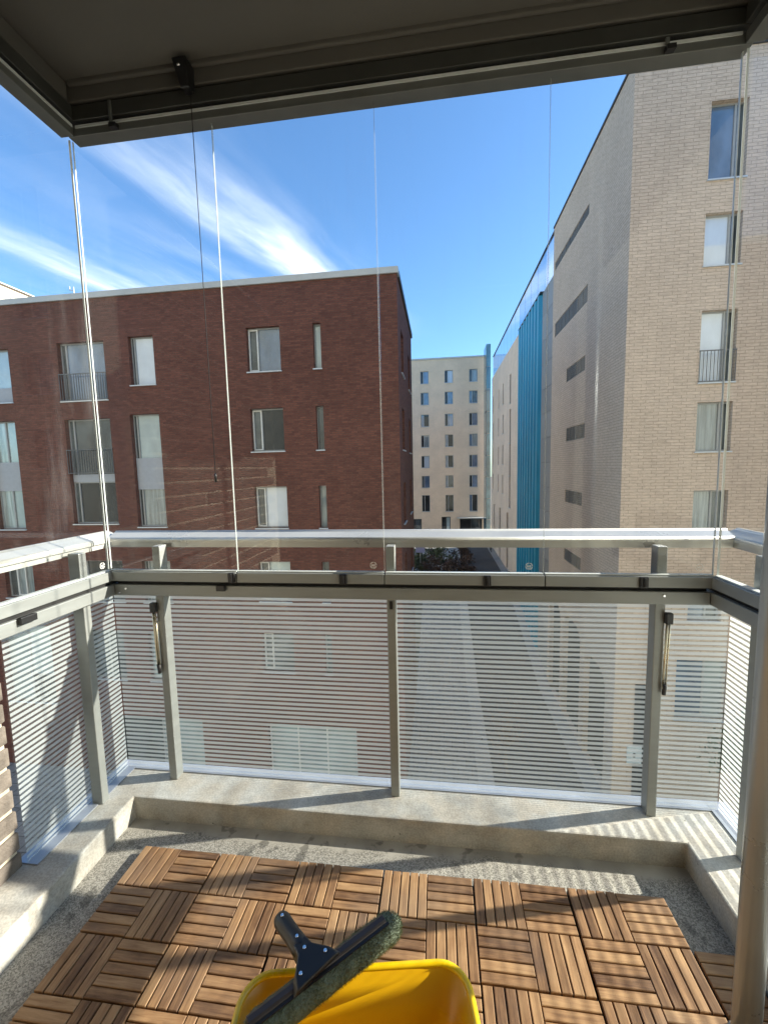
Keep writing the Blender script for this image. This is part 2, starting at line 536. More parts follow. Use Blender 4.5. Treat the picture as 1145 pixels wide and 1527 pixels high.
P_BLIND = pane_mat('pane_blind', (0.52, 0.59, 0.67), var=0.08)
P_CURT = pane_mat('pane_curtain', (0.25, 0.30, 0.31), var=0.35, folds=1.0)
P_BLUE = pane_mat('pane_blue', (0.10, 0.155, 0.24), var=0.3)
P_PALE = pane_mat('pane_pale', (0.34, 0.43, 0.45), var=0.15)
SCREEN = glass_mat('terrace_glass', tintc=(0.80, 0.86, 0.93), f0=0.10, rough=0.02)
SCREEN_TEAL = glass_mat('terrace_glass_teal', tintc=(0.36, 0.66, 0.80), f0=0.10, rough=0.02)
TOWER_GLASS = pane_mat('tower_glass', (0.07, 0.17, 0.21), var=0.3)
ASPHALT = pbr('asphalt', (0.06, 0.06, 0.061), rough=0.9, var=0.25, scale=1.2, bump=0.3, bscale=200)
PAVE = pbr('paving', (0.27, 0.27, 0.26), rough=0.85, var=0.15, scale=1.1)
PAVE_SLAB = brick_mat('paving_slabs', (0.29, 0.29, 0.28), (0.24, 0.24, 0.232), (0.12, 0.12, 0.115), 0.6, 0.6, 0.02, blotch=0.14, bump=0.2)
PAVE_PALE = pbr('pale_paving', (0.40, 0.39, 0.36), rough=0.85, var=0.12, scale=1.5)
EARTH = pbr('earth', (0.10, 0.09, 0.07), rough=0.95, var=0.3, scale=0.5)
RETAIN = pbr('retaining_concrete', (0.30, 0.30, 0.29), rough=0.85, var=0.12)
LEAF_G = pbr('leaf_green', (0.06, 0.085, 0.03), rough=0.6, var=0.4, scale=4)
LEAF_R = pbr('leaf_brown', (0.085, 0.05, 0.035), rough=0.7, var=0.4, scale=4)
BARK = pbr('bark', (0.10, 0.075, 0.055), rough=0.9, var=0.3, scale=12)
TYRE = pbr('tyre', (0.015, 0.015, 0.015), rough=0.8)
BIKE = pbr('bike_paint', (0.06, 0.065, 0.07), rough=0.3, metal=0.3)
SIGN_BLUE = pbr('sign_lavender', (0.42, 0.42, 0.62), rough=0.5, var=0.04)
SIGN_WHITE = pbr('sign_white', (0.62, 0.72, 0.78), rough=0.5, var=0.04)
STAMP = pbr('glass_print', (0.85, 0.85, 0.82), rough=0.6, var=0.02)
INNER = brick_mat('inner_brick', (0.035, 0.028, 0.024), (0.03, 0.024, 0.02), (0.05, 0.045, 0.038), .24, .075, .01)
CORD = pbr('cord', (0.015, 0.015, 0.017), rough=0.8)

# ------------------------------------------------------------------ mesh helpers
ORIGIN = {}


class MB:
    def __init__(self):
        self.v, self.f, self.mi, self.smooth = [], [], [], []

    def add(self, vs, fs, mi=0, smooth=False):
        o = len(self.v)
        self.v += [tuple(p) for p in vs]
        for f in fs:
            self.f.append([i + o for i in f])
            self.mi.append(mi)
            self.smooth.append(smooth)
        return self

    def box(self, x0, x1, y0, y1, z0, z1, mi=0):
        x0, x1 = min(x0, x1), max(x0, x1)
        y0, y1 = min(y0, y1), max(y0, y1)
        z0, z1 = min(z0, z1), max(z0, z1)
        return self.add([(x0, y0, z0), (x1, y0, z0), (x1, y1, z0), (x0, y1, z0), (x0, y0, z1), (x1, y0, z1), (x1, y1, z1), (x0, y1, z1)],
                        [(0, 3, 2, 1), (4, 5, 6, 7), (0, 1, 5, 4), (1, 2, 6, 5), (2, 3, 7, 6), (3, 0, 4, 7)], mi)

    def pbox(self, P, u0, u1, d0, d1, z0, z1, mi=0):
        a, b = P(u0, d0, z0), P(u1, d1, z1)
        return self.box(a[0], b[0], a[1], b[1], a[2], b[2], mi)

    def quad(self, *p, mi=0):
        return self.add(p, [tuple(range(len(p)))], mi)

    def tube(self, pts, r, n=8, cap=True, smooth=True, scale2=1.0, up=None):
        """swept round (or oval) bar through pts, r a number or one per point"""
        pts = [Vector(p) for p in pts]
        rs = r if isinstance(r, (list, tuple)) else [r] * len(pts)
        o = len(self.v)
        ref = Vector(up) if up else None
        for i, p in enumerate(pts):
            t = (pts[min(i + 1, len(pts) - 1)] - pts[max(i - 1, 0)]).normalized()
            h = ref or (Vector((0, 0, 1)) if abs(t.z) < 0.9 else Vector((1, 0, 0)))
            a = t.cross(h).normalized()
            b = a.cross(t).normalized()
            for k in range(n):
                an = 2 * math.pi * k / n
                self.v.append(tuple(p + a * (math.cos(an) * rs[i]) + b * (math.sin(an) * rs[i] * scale2)))
        for i in range(len(pts) - 1):
            for k in range(n):
                k2 = (k + 1) % n
                self.f.append([o + i * n + k, o + i * n + k2, o + (i + 1) * n + k2, o + (i + 1) * n + k])
                self.mi.append(0)
                self.smooth.append(smooth)
        if cap:
            self.f.append([o + k for k in range(n)][::-1])
            self.f.append([o + (len(pts) - 1) * n + k for k in range(n)])
            self.mi += [0, 0]
            self.smooth += [False, False]
        return self

    def build(self, name, mat, parent=None, bevel=0.0, segs=2):
        og = ORIGIN.get(parent.name, Vector((0, 0, 0))) if parent else Vector((0, 0, 0))
        me = bpy.data.meshes.new(name)
        me.from_pydata([(p[0] - og[0], p[1] - og[1], p[2] - og[2]) for p in self.v], [], self.f)
        for mm in (mat if isinstance(mat, (list, tuple)) else [mat]):
            me.materials.append(mm)
        me.polygons.foreach_set('material_index', self.mi)
        me.polygons.foreach_set('use_smooth', self.smooth)
        me.update()
        ob = bpy.data.objects.new(name, me)
        COL.objects.link(ob)
        if parent:
            ob.parent = parent
        ORIGIN[ob.name] = Vector(og)
        if bevel:
            bv = ob.modifiers.new('bevel', 'BEVEL')
            bv.width = bevel
            bv.segments = segs
            bv.limit_method = 'ANGLE'
            bv.angle_limit = rad(40)
        return ob


def tag(o, label=None, cat=None, group=None, kind=None):
    for k, v in (('label', label), ('category', cat), ('group', group), ('kind', kind)):
        if v:
            o[k] = v
    return o


def thing(name, loc, label, cat, group=None):
    o = bpy.data.objects.new(name, None)
    o.empty_display_size = 0.1
    COL.objects.link(o)
    o.location = loc
    ORIGIN[o.name] = Vector(loc)
    return tag(o, label, cat, group)


def struct(o):
    return tag(o, kind='structure')


# ------------------------------------------------------------------ ground
Z0, Z1 = -12.0, -8.8
TERR = -8.8
g = MB()
prof = [(-60, Z0), (24, Z0), (38, Z1), (400, Z1)]
for (ya, za), (yb, zb) in zip(prof, prof[1:]):
    g.quad((-400, ya, za - .02), (400, ya, za - .02), (400, yb, zb - .02), (-400, yb, zb - .02))
struct(g.build('ground', EARTH))


def strip(name, mat, x0, x1, y0, y1, lift):
    """a sheet that follows the street's slope"""
    b = MB()
    ys = sorted({y0, y1, *[p[0] for p in prof if y0 < p[0] < y1]})

    def zz(y):
        for (ya, za), (yb, zb) in zip(prof, prof[1:]):
            if ya <= y <= yb:
                return za + (zb - za) * (y - ya) / (yb - ya)
    for a, c in zip(ys, ys[1:]):
        b.quad((x0, a, zz(a) + lift), (x1, a, zz(a) + lift), (x1, c, zz(c) + lift), (x0, c, zz(c) + lift))
    return struct(b.build(name, mat))


strip('street', ASPHALT, 3.3, 7.5, -1.5, 61, 0.0)
strip('footpath', PAVE_SLAB, -0.4, 2.6, 15.0, 37, 0.004)
strip('paved_forecourt', PAVE_SLAB, -60, 2.6, -1.5, 15.0, 0.004)
strip('side_street', ASPHALT, 7.5, 60, -1.5, 15, -0.004)
kp = strip('kerb_paving', PAVE, 2.6, 3.3, -1.5, 37, 0.006)
ks = MB().box(-.33, .33, -.485, .485, -.05, .045)
ko = ks.build('kerb_stone', PAVE_PALE)
kme = ko.data
bpy.data.objects.remove(ko)
KR = random.Random(9)
for i in range(37):
    yy = .0 + i
    zk = Z0 if yy < 24 else Z0 + (Z1 - Z0) * (yy - 24) / 14.0
    o = bpy.data.objects.new('kerb_stone', kme)
    COL.objects.link(o)
    o.parent = kp
    o.location = (2.95 + KR.uniform(-.012, .012), yy, zk + KR.uniform(-.006, .006))
    o.rotation_euler = (math.atan2(Z1 - Z0, 14.0) if yy >= 24 else 0, 0, KR.uniform(-.008, .008))
strip('courtyard', PAVE, -25, 3.3, 38, 62, 0.004)
strip('wall_foot_paving', PAVE, 6.9, 7.57, 15, 60, 0.008)


# ------------------------------------------------------------------ buildings
def facade(bm_, P, u0, u1, z0, z1, holes, reveal=0.28):
    us = sorted({u0, u1, *[h[0] for h in holes], *[h[1] for h in holes]})
    zs = sorted({z0, z1, *[h[2] for h in holes], *[h[3] for h in holes]})
    for a, c in zip(us, us[1:]):
        run = None
        for e, f in zip(zs, zs[1:]):
            mu, mz = (a + c) / 2, (e + f) / 2
            if any(h[0] < mu < h[1] and h[2] < mz < h[3] for h in holes):
                if run:
                    bm_.quad(P(a, 0, run[0]), P(c, 0, run[0]), P(c, 0, run[1]), P(a, 0, run[1]))
                run = None
            else:
                run = (run[0], f) if run else (e, f)
        if run:
            bm_.quad(P(a, 0, run[0]), P(c, 0, run[0]), P(c, 0, run[1]), P(a, 0, run[1]))
    for h in holes:
        a, c, e, f = h[:4]
        r = reveal
        bm_.quad(P(a, 0, e), P(a, r, e), P(a, r, f), P(a, 0, f))
        bm_.quad(P(c, 0, e), P(c, r, e), P(c, r, f), P(c, 0, f))
        bm_.quad(P(a, 0, e), P(c, 0, e), P(c, r, e), P(a, r, e))
        bm_.quad(P(a, 0, f), P(c, 0, f), P(c, r, f), P(a, r, f))


def window(root, P, h, panes, sill=True, frame=WFRAME, bars=None, panels=None, casement=None, fw=0.055, d=0.19, sillm=SILL):
    """panes: list of (u0f,u1f,z0f,z1f,material) fractions; bars: (z0,z1) railing; panels: (z0,z1) spandrels"""
    a, c, e, f = h[:4]
    m = MB()
    m.pbox(P, a, a + fw, d, d + .07, e, f)
    m.pbox(P, c - fw, c, d, d + .07, e, f)
    m.pbox(P, a + fw, c - fw, d, d + .07, e, e + fw)
    m.pbox(P, a + fw, c - fw, d, d + .07, f - fw, f)
    W, H = c - a, f - e
    cuts_u = sorted({p[0] for p in panes if 0.01 < p[0] < .99})
    for q in cuts_u:
        zz0 = min(p[2] for p in panes if p[0] == q)
        zz1 = max(p[3] for p in panes if p[0] == q)
        m.pbox(P, a + W * q - fw * .6, a + W * q + fw * .6, d - .012, d + .068, e + H * zz0, e + H * zz1)
    for q in sorted({p[2] for p in panes if 0.01 < p[2] < .99}):
        m.pbox(P, a + fw, c - fw, d - .006, d + .066, e + H * q - fw * .5, e + H * q + fw * .5)
    w = m.build('window', frame, root)
    for (p0, p1, q0, q1, mt) in panes:
        MB().pbox(P, a + W * p0 + .01, a + W * p1 - .01, d + .03, d + .05, e + H * q0 + .01, e + H * q1 - .01).build('pane', mt, w)
    if casement:      # white opening sash standing a little proud
        p0, p1, q0, q1 = casement
        s = MB()
        A, C_, E, F_ = a + W * p0, a + W * p1, e + H * q0, e + H * q1
        t_ = .05
        s.pbox(P, A, A + t_, d - .03, d + .02, E, F_)
        s.pbox(P, C_ - t_, C_, d - .03, d + .02, E, F_)
        s.pbox(P, A + t_, C_ - t_, d - .03, d + .02, E, E + t_)
        s.pbox(P, A + t_, C_ - t_, d - .03, d + .02, F_ - t_, F_)
        s.build('sash', WWHITE, w)
    if sill:
        MB().pbox(P, a - .03, c + .03, -.06, d, e - .045, e - .002).build('sill', sillm, w)
    if panels:
        for (pz0, pz1) in panels:
            MB().pbox(P, a + .02, c - .02, d - .04, d + .0, pz0, pz1).build('panel', PANEL, w)
    if bars:
        z0_, z1_ = bars
        r = MB()
        r.pbox(P, a - .02, c + .02, -.05, -.015, z1_ - .035, z1_)
        r.pbox(P, a - .02, c + .02, -.045, -.02, z0_, z0_ + .03)
        n = max(6, int((c - a) / .11))
        for i in range(n + 1):
            uu = a + (c - a) * i / n
            r.pbox(P, uu - .009, uu + .009, -.042, -.024, z0_ + .03, z1_ - .035)
        r.build('railing', RAILING, w)
    return w


# --- the red brick house
RX0, RX1, RY0, RY1, RZ = -32.0, -0.38, 15.0, 23.0, 8.45
red = thing('brick_house', (-16, 19, Z0), 'dark red brick apartment house with pale metal roof edge', 'building')
PF = lambda u, d, z: (u, RY0 + d, z)
PR = lambda u, d, z: (RX1 - d, u, z)
ROW = [6.90, 3.82, 0.75, -2.30, -5.33]
holes, wins = [], []


def rw(h, **k):
    holes.append(h)
    wins.append((h, k))


sash = dict(casement=(0.03, 0.27, 0.04, 0.96))
kinds = [P_BLUE, P_DARK, P_BLIND, P_PALE, P_MID]
for i, t_ in enumerate(ROW):
    rw((-6.27, -4.92, t_ - 1.67, t_), panes=[(0, .29, 0, 1, P_MID), (.29, 1, 0, 1, kinds[i])], casement=(.02, .30, .03, .97))
    rw((-3.61, -3.31, t_ - 1.67, t_), panes=[(0, 1, 0, 1, [P_PALE, P_MID, P_CURT, P_MID, P_MID][i])], fw=.04)
rw((-14.48, -12.36, 4.45, 6.80), panes=[(0, .12, 0, 1, P_MID), (.12, 1, 0, 1, P_BLUE)], bars=(4.47, 5.55), sillm=WWHITE)
rw((-14.45, -12.36, -0.70, 3.70), panes=[(0, .12, 0, 1, P_MID), (.12, 1, .40, 1, P_MID), (.12, 1, 0, .40, P_DARK)], bars=(1.45, 2.45), panels=[(1.08, 1.40)], sillm=WWHITE)
rw((-11.27, -10.18, 4.96, 6.87), panes=[(0, .14, 0, 1, P_MID), (.14, 1, 0, 1, P_BLIND)])
rw((-11.45, -10.16, -0.84, 3.80), panes=[(0, .14, 0, 1, P_MID), (.14, 1, .40, 1, P_PALE), (.14, 1, 0, .40, P_CURT)], panels=[(0.72, 2.02)])
rw((-18.85, -16.78, 4.52, 6.72), panes=[(0, .5, 0, 1, P_PALE), (.5, 1, 0, 1, P_PALE)], panels=[(4.55, 5.15)])
rw((-18.15, -16.82, -0.92, 3.74), panes=[(0, .5, 0, 1, P_CURT), (.5, 1, 0, 1, P_PALE)], panels=[(0.75, 2.0)])
rw((-18.15, -16.72, -4.0, -2.30), panes=[(0, .3, 0, 1, P_MID), (.3, 1, 0, 1, P_CURT)], **{'casement': (.3, .62, .03, .97)})
rw((-14.45, -12.36, -4.1, -2.30), panes=[(0, .12, 0, 1, P_MID), (.12, 1, 0, 1, P_DARK)])
rw((-11.45, -10.16, -4.1, -2.30), panes=[(0, .14, 0, 1, P_MID), (.14, 1, 0, 1, P_CURT)])
rw((-18.6, -16.2, -8.9, -5.3), panes=[(0, .45, 0, 1, P_PALE), (.45, 1, .35, 1, P_PALE), (.45, 1, 0, .35, P_DARK)])
rw((-11.45, -10.5, -7.63, -5.4), panes=[(0, 1, 0, 1, P_PALE)])
rw((-14.3, -12.6, -7.63, -5.4), panes=[(0, .5, 0, 1, P_MID), (.5, 1, 0, 1, P_MID)])
rw((-23.5, -21.4, 4.45, 6.80), panes=[(0, .5, 0, 1, P_MID), (.5, 1, 0, 1, P_BLUE)])
rw((-23.5, -21.4, -0.7, 3.70), panes=[(0, .5, 0, 1, P_MID), (.5, 1, 0, 1, P_BLUE)])
rw((-6.22, -2.40, -11.95, -9.30), panes=[(0, .33, 0, 1, P_PALE), (.33, .66, 0, 1, P_PALE), (.66, 1, 0, 1, P_PALE)], sill=False, frame=WWHITE)
rw((-13.2, -9.2, -11.95, -9.30), panes=[(0, .5, 0, 1, P_MID), (.5, 1, 0, 1, P_PALE)], sill=False)
holesR = []
for t_ in ROW[:4]:
    holesR.append((16.3, 17.5, t_ - 1.7, t_))
    holesR.append((20.2, 21.4, t_ - 1.7, t_))
wl = MB()
facade(wl, PF, RX0, RX1, Z0, RZ, holes)
facade(wl, PR, RY0, RY1, Z0, RZ, holesR)
wl.quad((RX0, RY1, Z0), (RX1, RY1, Z0), (RX1, RY1, RZ), (RX0, RY1, RZ))
wl.quad((RX0, RY0, Z0), (RX0, RY1, Z0), (RX0, RY1, RZ), (RX0, RY0, RZ))
wl.build('wall', RED, red)
rf = MB().box(RX0 + .05, RX1 - .05, RY0 + .05, RY1 - .05, RZ - .2, RZ + .02).build('roof', ROOF, red)
co = MB()
co.box(RX0, RX1 + .06, RY0 - .07, RY0 + .35, RZ + .0, RZ + .22)
co.build('coping', COPING, rf)
co = MB()
co.box(RX1 - .30, RX1 + .07, RY0 + .352, RY1 + .06, RZ + .003, RZ + .215)
co.build('coping', DARK_COPING, rf)
for h, k in wins:
    window(red, PF, h, **k)
for i, h in enumerate(holesR):
    window(red, PR, h, [(0, .3, 0, 1, P_MID), (.3, 1, 0, 1, P_DARK)])
an = thing('roof_antenna', (-13.9, 15.5, RZ + .2), 'small forked antenna on the red brick house roof', 'antenna')
MB().tube([(-13.9, 15.5, RZ + .15), (-13.9, 15.5, RZ + .72)], .022).build('mast', COPING, an)
MB().tube([(-13.9, 15.5, RZ + .55), (-14.08, 15.5, RZ + .62)], .016).tube([(-14.08, 15.5, RZ + .6), (-14.08, 15.5, RZ + .75)], .02).build('arm', COPING, an)

# --- the tall beige brick house across the street
BX0, BX1, BY0, BY1, BZ = 7.57, 22.0, 15.0, 25.0, 14.42
bei = thing('brick_house', (14, 20, Z0), 'tall beige brick apartment house with slot louvres on its side', 'building')
PF2 = lambda u, d, z: (u, BY0 + d, z)
PL2 = lambda u, d, z: (BX0 + d, u, z)
hs = [((9.93, 11.05, 10.55, 12.92), dict(panes=[(0, .74, 0, 1, P_BLUE), (.74, 1, 0, 1, P_MID)])),
      ((9.92, 11.05, 7.86, 9.52), dict(panes=[(0, .74, 0, 1, P_BLIND), (.74, 1, 0, 1, P_MID)])),
      ((9.95, 11.07, 4.05, 6.43), dict(panes=[(0, .72, 0, 1, P_BLIND), (.72, 1, 0, 1, P_MID)], bars=(4.07, 5.12))),
      ((9.96, 11.08, 1.70, 3.39), dict(panes=[(0, .72, 0, 1, P_CURT), (.72, 1, 0, 1, P_MID)])),
      ((9.98, 11.10, -1.32, 0.34), dict(panes=[(0, .6, 0, 1, P_CURT), (.6, 1, 0, 1, P_MID)])),
      ((9.98, 11.10, -4.40, -2.72), dict(panes=[(0, .6, 0, 1, P_BLUE), (.6, 1, 0, 1, P_MID)])),
      ((9.7, 11.4, -8.2, -5.9), dict(panes=[(0, .6, 0, 1, P_BLUE), (.6, 1, 0, 1, P_PALE)]))]
for k, (ta, tb) in enumerate([(10.55, 12.9), (7.86, 9.5), (4.8, 6.43), (1.7, 3.39), (-1.3, .34), (-4.4, -2.7)]):
    for xx in (14.2, 18.4):
        hs.append(((xx, xx + 1.5, ta, tb), dict(panes=[(0, .6, 0, 1, P_BLUE), (.6, 1, 0, 1, P_MID)])))
slots = [(19.2, 24.7, 12.05, 12.46), (19.15, 24.5, 8.42, 9.15), (19.25, 22.1, 5.52, 6.18), (19.1, 21.95, 2.52, 3.18), (19.25, 21.92, -0.58, 0.05), (19.2, 21.9, -3.62, -3.0)]
arc = [(15.9, 18.4, Z0, -7.0), (19.0, 21.7, Z0, -6.4), (22.3, 24.6, Z0, -6.4)]
wl = MB()
facade(wl, PF2, BX0, BX1, Z0, BZ, [h for h, k in hs] + [(8.3, 8.95, Z0, -6.9)])
facade(wl, PL2, BY0, BY1, Z0, BZ, slots + arc, reveal=.25)
wl.quad((BX0, BY1, Z0), (BX1, BY1, Z0), (BX1, BY1, BZ), (BX0, BY1, BZ))
wl.quad((BX1, BY0, Z0), (BX1, BY1, Z0), (BX1, BY1, BZ), (BX1, BY0, BZ))
wl.build('wall', BEIGE, bei)
rf = MB().box(BX0 + .05, BX1 - .05, BY0 + .05, BY1 - .05, BZ - .2, BZ + .02).build('roof', ROOF, bei)
co = MB()
co.box(BX0 - .05, BX0 + .25, BY0 - .05, BY1, BZ, BZ + .09)
co.box(BX0 + .252, BX1, BY0 - .05, BY0 + .25, BZ + .002, BZ + .088)
co.build('coping', DARK_COPING, rf)
for h, k in hs:
    window(bei, PF2, h, **k)
for s in slots:
    m = MB()
    n = int((s[3] - s[2]) / .085)
    for i in range(n):
        za = s[2] + (s[3] - s[2]) * (i + .2) / n
        m.pbox(PL2, s[0], s[1], .03, .10, za, za + .05)
    m.pbox(PL2, s[0], s[1], .18, .20, s[2], s[3])
    for i in range(int((s[1] - s[0]) / .7) + 1):
        uu = s[0] + i * .7
        m.pbox(PL2, uu, uu + .04, .015, .12, s[2], s[3])
    m.build('louvre', LOUVRE, bei)
for (a, c, e, f) in arc:      # arcade: rounded upper corners, shade inside painted by a dark lining and back sheet
    m = MB()
    R_ = 0.8
    for side in (0, 1):
        cu_ = a + R_ if side == 0 else c - R_
        pts = []
        for i in range(9):
            an_ = math.pi / 2 * i / 8
            pts.append((cu_ + (-1 if side == 0 else 1) * R_ * math.cos(an_), f - R_ + R_ * math.sin(an_)))
        corner = (a if side == 0 else c, f)
        for p, q in zip(pts, pts[1:]):
            m.quad(PL2(corner[0], .004, corner[1]), PL2(p[0], .004, p[1]), PL2(q[0], .004, q[1]))
            m.quad(PL2(p[0], .004, p[1]), PL2(p[0], .25, p[1]), PL2(q[0], .25, q[1]), PL2(q[0], .004, q[1]))
    m.build('arch_corner', BEIGE, bei)
    pn = MB()
    pn.pbox(PL2, a + .02, c - .02, 1.6, 1.66, e, f - .02)
    pn.build('passage_back', P_DARK, bei)
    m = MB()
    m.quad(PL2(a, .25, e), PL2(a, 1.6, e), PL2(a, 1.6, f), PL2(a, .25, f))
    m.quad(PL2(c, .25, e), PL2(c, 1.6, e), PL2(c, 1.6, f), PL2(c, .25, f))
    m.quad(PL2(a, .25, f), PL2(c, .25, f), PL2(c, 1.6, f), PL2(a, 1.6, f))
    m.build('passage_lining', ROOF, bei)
MB().pbox(PF2, 8.32, 8.93, .16, .2, Z0, -6.92).build('side_door', P_DARK, bei)
nt_ = thing('wall_notice', (8.75, 14.97, -9.5), 'small pale blue notice on the beige brick wall near its corner', 'sign')
MB().box(8.08, 8.60, 14.94, 14.985, -10.05, -9.35).build('plate', SIGN_WHITE, nt_, bevel=.006)
MB().box(8.30, 8.37, 14.930, 14.939, -9.80, -9.62).build('symbol', DARK_COPING, nt_)
# grey panel strip: rows of facade panels
gy0, gy1 = 25.02, 27.58
gp = thing('panel_tower', (12, 26.3, Z0), 'narrow grey stair tower faced with stacked metal panels', 'building')
MB().box(BX0 + .06, 16, gy0, gy1, Z0, 12.05).build('wall', DARK_COPING, gp)
pm = None
ph, k = 1.50, 0
zz = Z0
while zz < 12.0:
    top = min(zz + ph, 12.05)
    for (ya, yb) in ((gy0 + .01, (gy0 + gy1) / 2 - .012), ((gy0 + gy1) / 2 + .012, gy1 - .01)):
        MB().box(BX0 + .01, BX0 + .058, ya, yb, zz + .012, top - .012).build('panel', GREYP, gp)
    zz += ph
# teal corrugated block
ty0, ty1, tz = 27.6, 35.2, 12.02
te = thing('teal_building', (12, 31, Z0), 'teal blue building clad in ribbed vertical metal sheet', 'building')
m = MB()
y = ty0
pitch = .95
prof_ = [(0, 0.0), (.28, 0.0), (.40, -.20), (.80, -.20)]
line = []
while y < ty1 - .01:
    for dy, dx in prof_:
        if y + dy < ty1:
            line.append((BX0 + .06 + dx, y + dy))
    y += pitch
line.append((BX0, ty1))
for p, q in zip(line, line[1:]):
    m.quad((p[0], p[1], -11.2), (q[0], q[1], -11.2), (q[0], q[1], tz), (p[0], p[1], tz))
m.build('cladding', TEAL, te)
MB().box(BX0 + .08, 17, ty0 + .01, ty1 - .01, Z0, tz - .01).build('wall', DARK_COPING, te)
MB().box(BX0 - .14, BX0 + .3, ty0 + .01, ty1, tz + .002, tz + .09).build('coping', DARK_COPING, te)
# pale brick house farther down the street
py0, py1, pz = 35.22, 53.5, 11.95
pa = thing('brick_house', (12, 44, Z1), 'pale brick house with narrow windows beyond the teal building', 'building')
PP = lambda u, d, z: (BX0 + d, u, z)
ph_ = []
for (z1_, z0_, near) in ((9.6, 7.55, 7.0), (6.5, 4.6, 3.4), (3.45, 1.5, .4), (.4, -1.5, -2.6)):
    for u, w in ((39.3, .75), (43.9, .6), (47.2, .55), (52.0, .55)):
        ph_.append((u, u + w, near if u < 40 else z0_, z1_))
for u, w in ((40.4, 1.1), (45.6, 1.0), (50.4, .9)):
    ph_.append((u, u + w, Z1 + .05, -3.2))
wl = MB()
facade(wl, PP, py0, py1, Z1 - 1.0, pz, ph_)
wl.quad((BX0, py1, Z1), (18, py1, Z1), (18, py1, pz), (BX0, py1, pz))
wl.quad((BX0, py0, Z1 - 3), (18, py0, Z1 - 3), (18, py0, pz), (BX0, py0, pz))
wl.build('wall', BEIGE2, pa)
MB().box(BX0 + .02, 18, py0 + .02, py1 - .02, pz - .15, pz + .02).build('roof', ROOF, pa)
for i, h in enumerate(ph_):
    window(pa, PP, h, [(0, 1, 0, 1, P_MID if i % 3 else P_DARK)], sill=h[2] > -5, fw=.05)
# glass screen standing along the roof edge
gs = thing('terrace_screen', (BX0 + .3, 40, 12.1), 'glass terrace screen with dark top rail along the roof edge', 'glass screen')
n = 13
for i in range(n):
    ya, yb = 25.1 + (53.3 - 25.1) * i / n, 25.1 + (53.3 - 25.1) * (i + 1) / n
    MB().box(BX0 + .10, BX0 + .13, ya + .02, yb - .02, 12.05, 14.40).build('panel', SCREEN_TEAL if 27 < (ya + yb) / 2 < 36 else SCREEN, gs)
MB().box(BX0 + .06, BX0 + .17, 25.1, 53.3, 14.405, 14.50).build('top_rail', DARK_COPING, gs)
# glass stair tower at the end
gt = thing('glass_tower', (8.5, 58.5, Z1), 'slim blue green glass stair tower at the end of the street', 'building')
nb = 9
for i in range(nb):
    za, zb = Z1 + (17.2 - Z1) * i / nb, Z1 + (17.2 - Z1) * (i + 1) / nb
    MB().box(7.30, 7.34, 57.6, 60.6, za + .04, zb - .04).build('pane', TOWER_GLASS, gt)
    MB().box(7.36, 7.86, 57.52, 57.56, za + .04, zb - .04).build('pane', TOWER_GLASS, gt)
MB().box(7.38, 7.86, 57.6, 60.6, Z1, 17.1).build('core', WFRAME, gt)
# --- far apartment block closing the street
FY = 62.0
far = thing('apartment_block', (-5, 66, Z1), 'seven storey sand coloured apartment block closing the street', 'building')
PFAR = lambda u, d, z: (u, FY + d, z)
fz = [1.383 + (z - 1.383) * 1.0326 for z in (14.63, 11.74, 8.72, 5.85, 2.96, 0.13, -2.63)]
fh = []
for u in (-13.6, -9.5, -5.3, -1.45, 2.0, 5.45):
    for r, t_ in enumerate(fz):
        fh.append((u - .05, u + 1.12, t_ - (1.75 if r < 6 else 2.45), t_))
FT = 1.383 + (16.15 - 1.383) * 1.0326
fdoor = [(1.35, 2.65, Z1, -6.0), (4.0, 7.2, Z1, -6.3), (-3.4, -1.6, Z1, -6.3)]
wl = MB()
facade(wl, PFAR, -30, 7.75, Z1, FT, fh + fdoor, reveal=.3)
wl.quad((7.75, FY, Z1), (7.75, FY + 12, Z1), (7.75, FY + 12, FT), (7.75, FY, FT))
wl.build('wall', FARWALL, far)
rf = MB().box(-30, 7.7, FY + .05, FY + 12, FT - .2, FT + .02).build('roof', ROOF, far)
MB().box(-30, 7.85, FY - .1, FY + .4, FT, FT + .22).build('coping', COPING, rf)
rng = random.Random(3)
for i, h in enumerate(fh):
    mt = rng.choice([P_BLUE, P_BLIND, P_MID, P_DARK, P_CURT, P_BLUE])
    if i % 7 == 6:
        mt = P_DARK
    window(far, PFAR, h, [(0, .35, 0, 1, rng.choice([P_MID, P_DARK, P_BLUE])), (.35, 1, 0, 1, mt)], fw=.07, d=.14)
for i, h in enumerate(fdoor):
    window(far, PFAR, h, [(0, .5, 0, 1, P_DARK), (.5, 1, 0, 1, [P_PALE, P_MID, P_MID][i])], sill=False, frame=DARK_COPING, fw=.10, d=.14)
MB().box(3.6, 7.3, FY - 1.0, FY - .01, -6.2, -6.05).build('canopy', COPING, far)
# --- pale building seen over the red roof
pb = thing('pale_building', (-32, 32, Z0), 'pale cream building showing above the red brick house roof', 'building')
m = MB().box(-40, -25.0, 22.3, 44, Z0, 12.9)
m.build('wall', CREAM, pb)
for k in range(5):
    MB().box(-25.06, -24.96, 22.3, 44, 12.9 - .02 - k * .55, 12.9 + .06 - k * .55).build('cornice', COPING if k else BARK, pb)
MB().box(-40, -24.9, 22.2, 44, 12.97, 13.04).build('roof', COPING, pb)

# ------------------------------------------------------------------ courtyard planting
rt = thing('retaining_wall', (.9, 38, Z1), 'low concrete planter wall in front of the courtyard shrubs', 'wall')
MB().box(-3.0, 5.2, 37.7, 38.05, Z1 - 1.5, Z1 + .30).build('body', RETAIN, rt)
MB().box(-3.05, 5.25, 37.62, 38.12, Z1 + .302, Z1 + .38).build('cap', PAVE_PALE, rt)


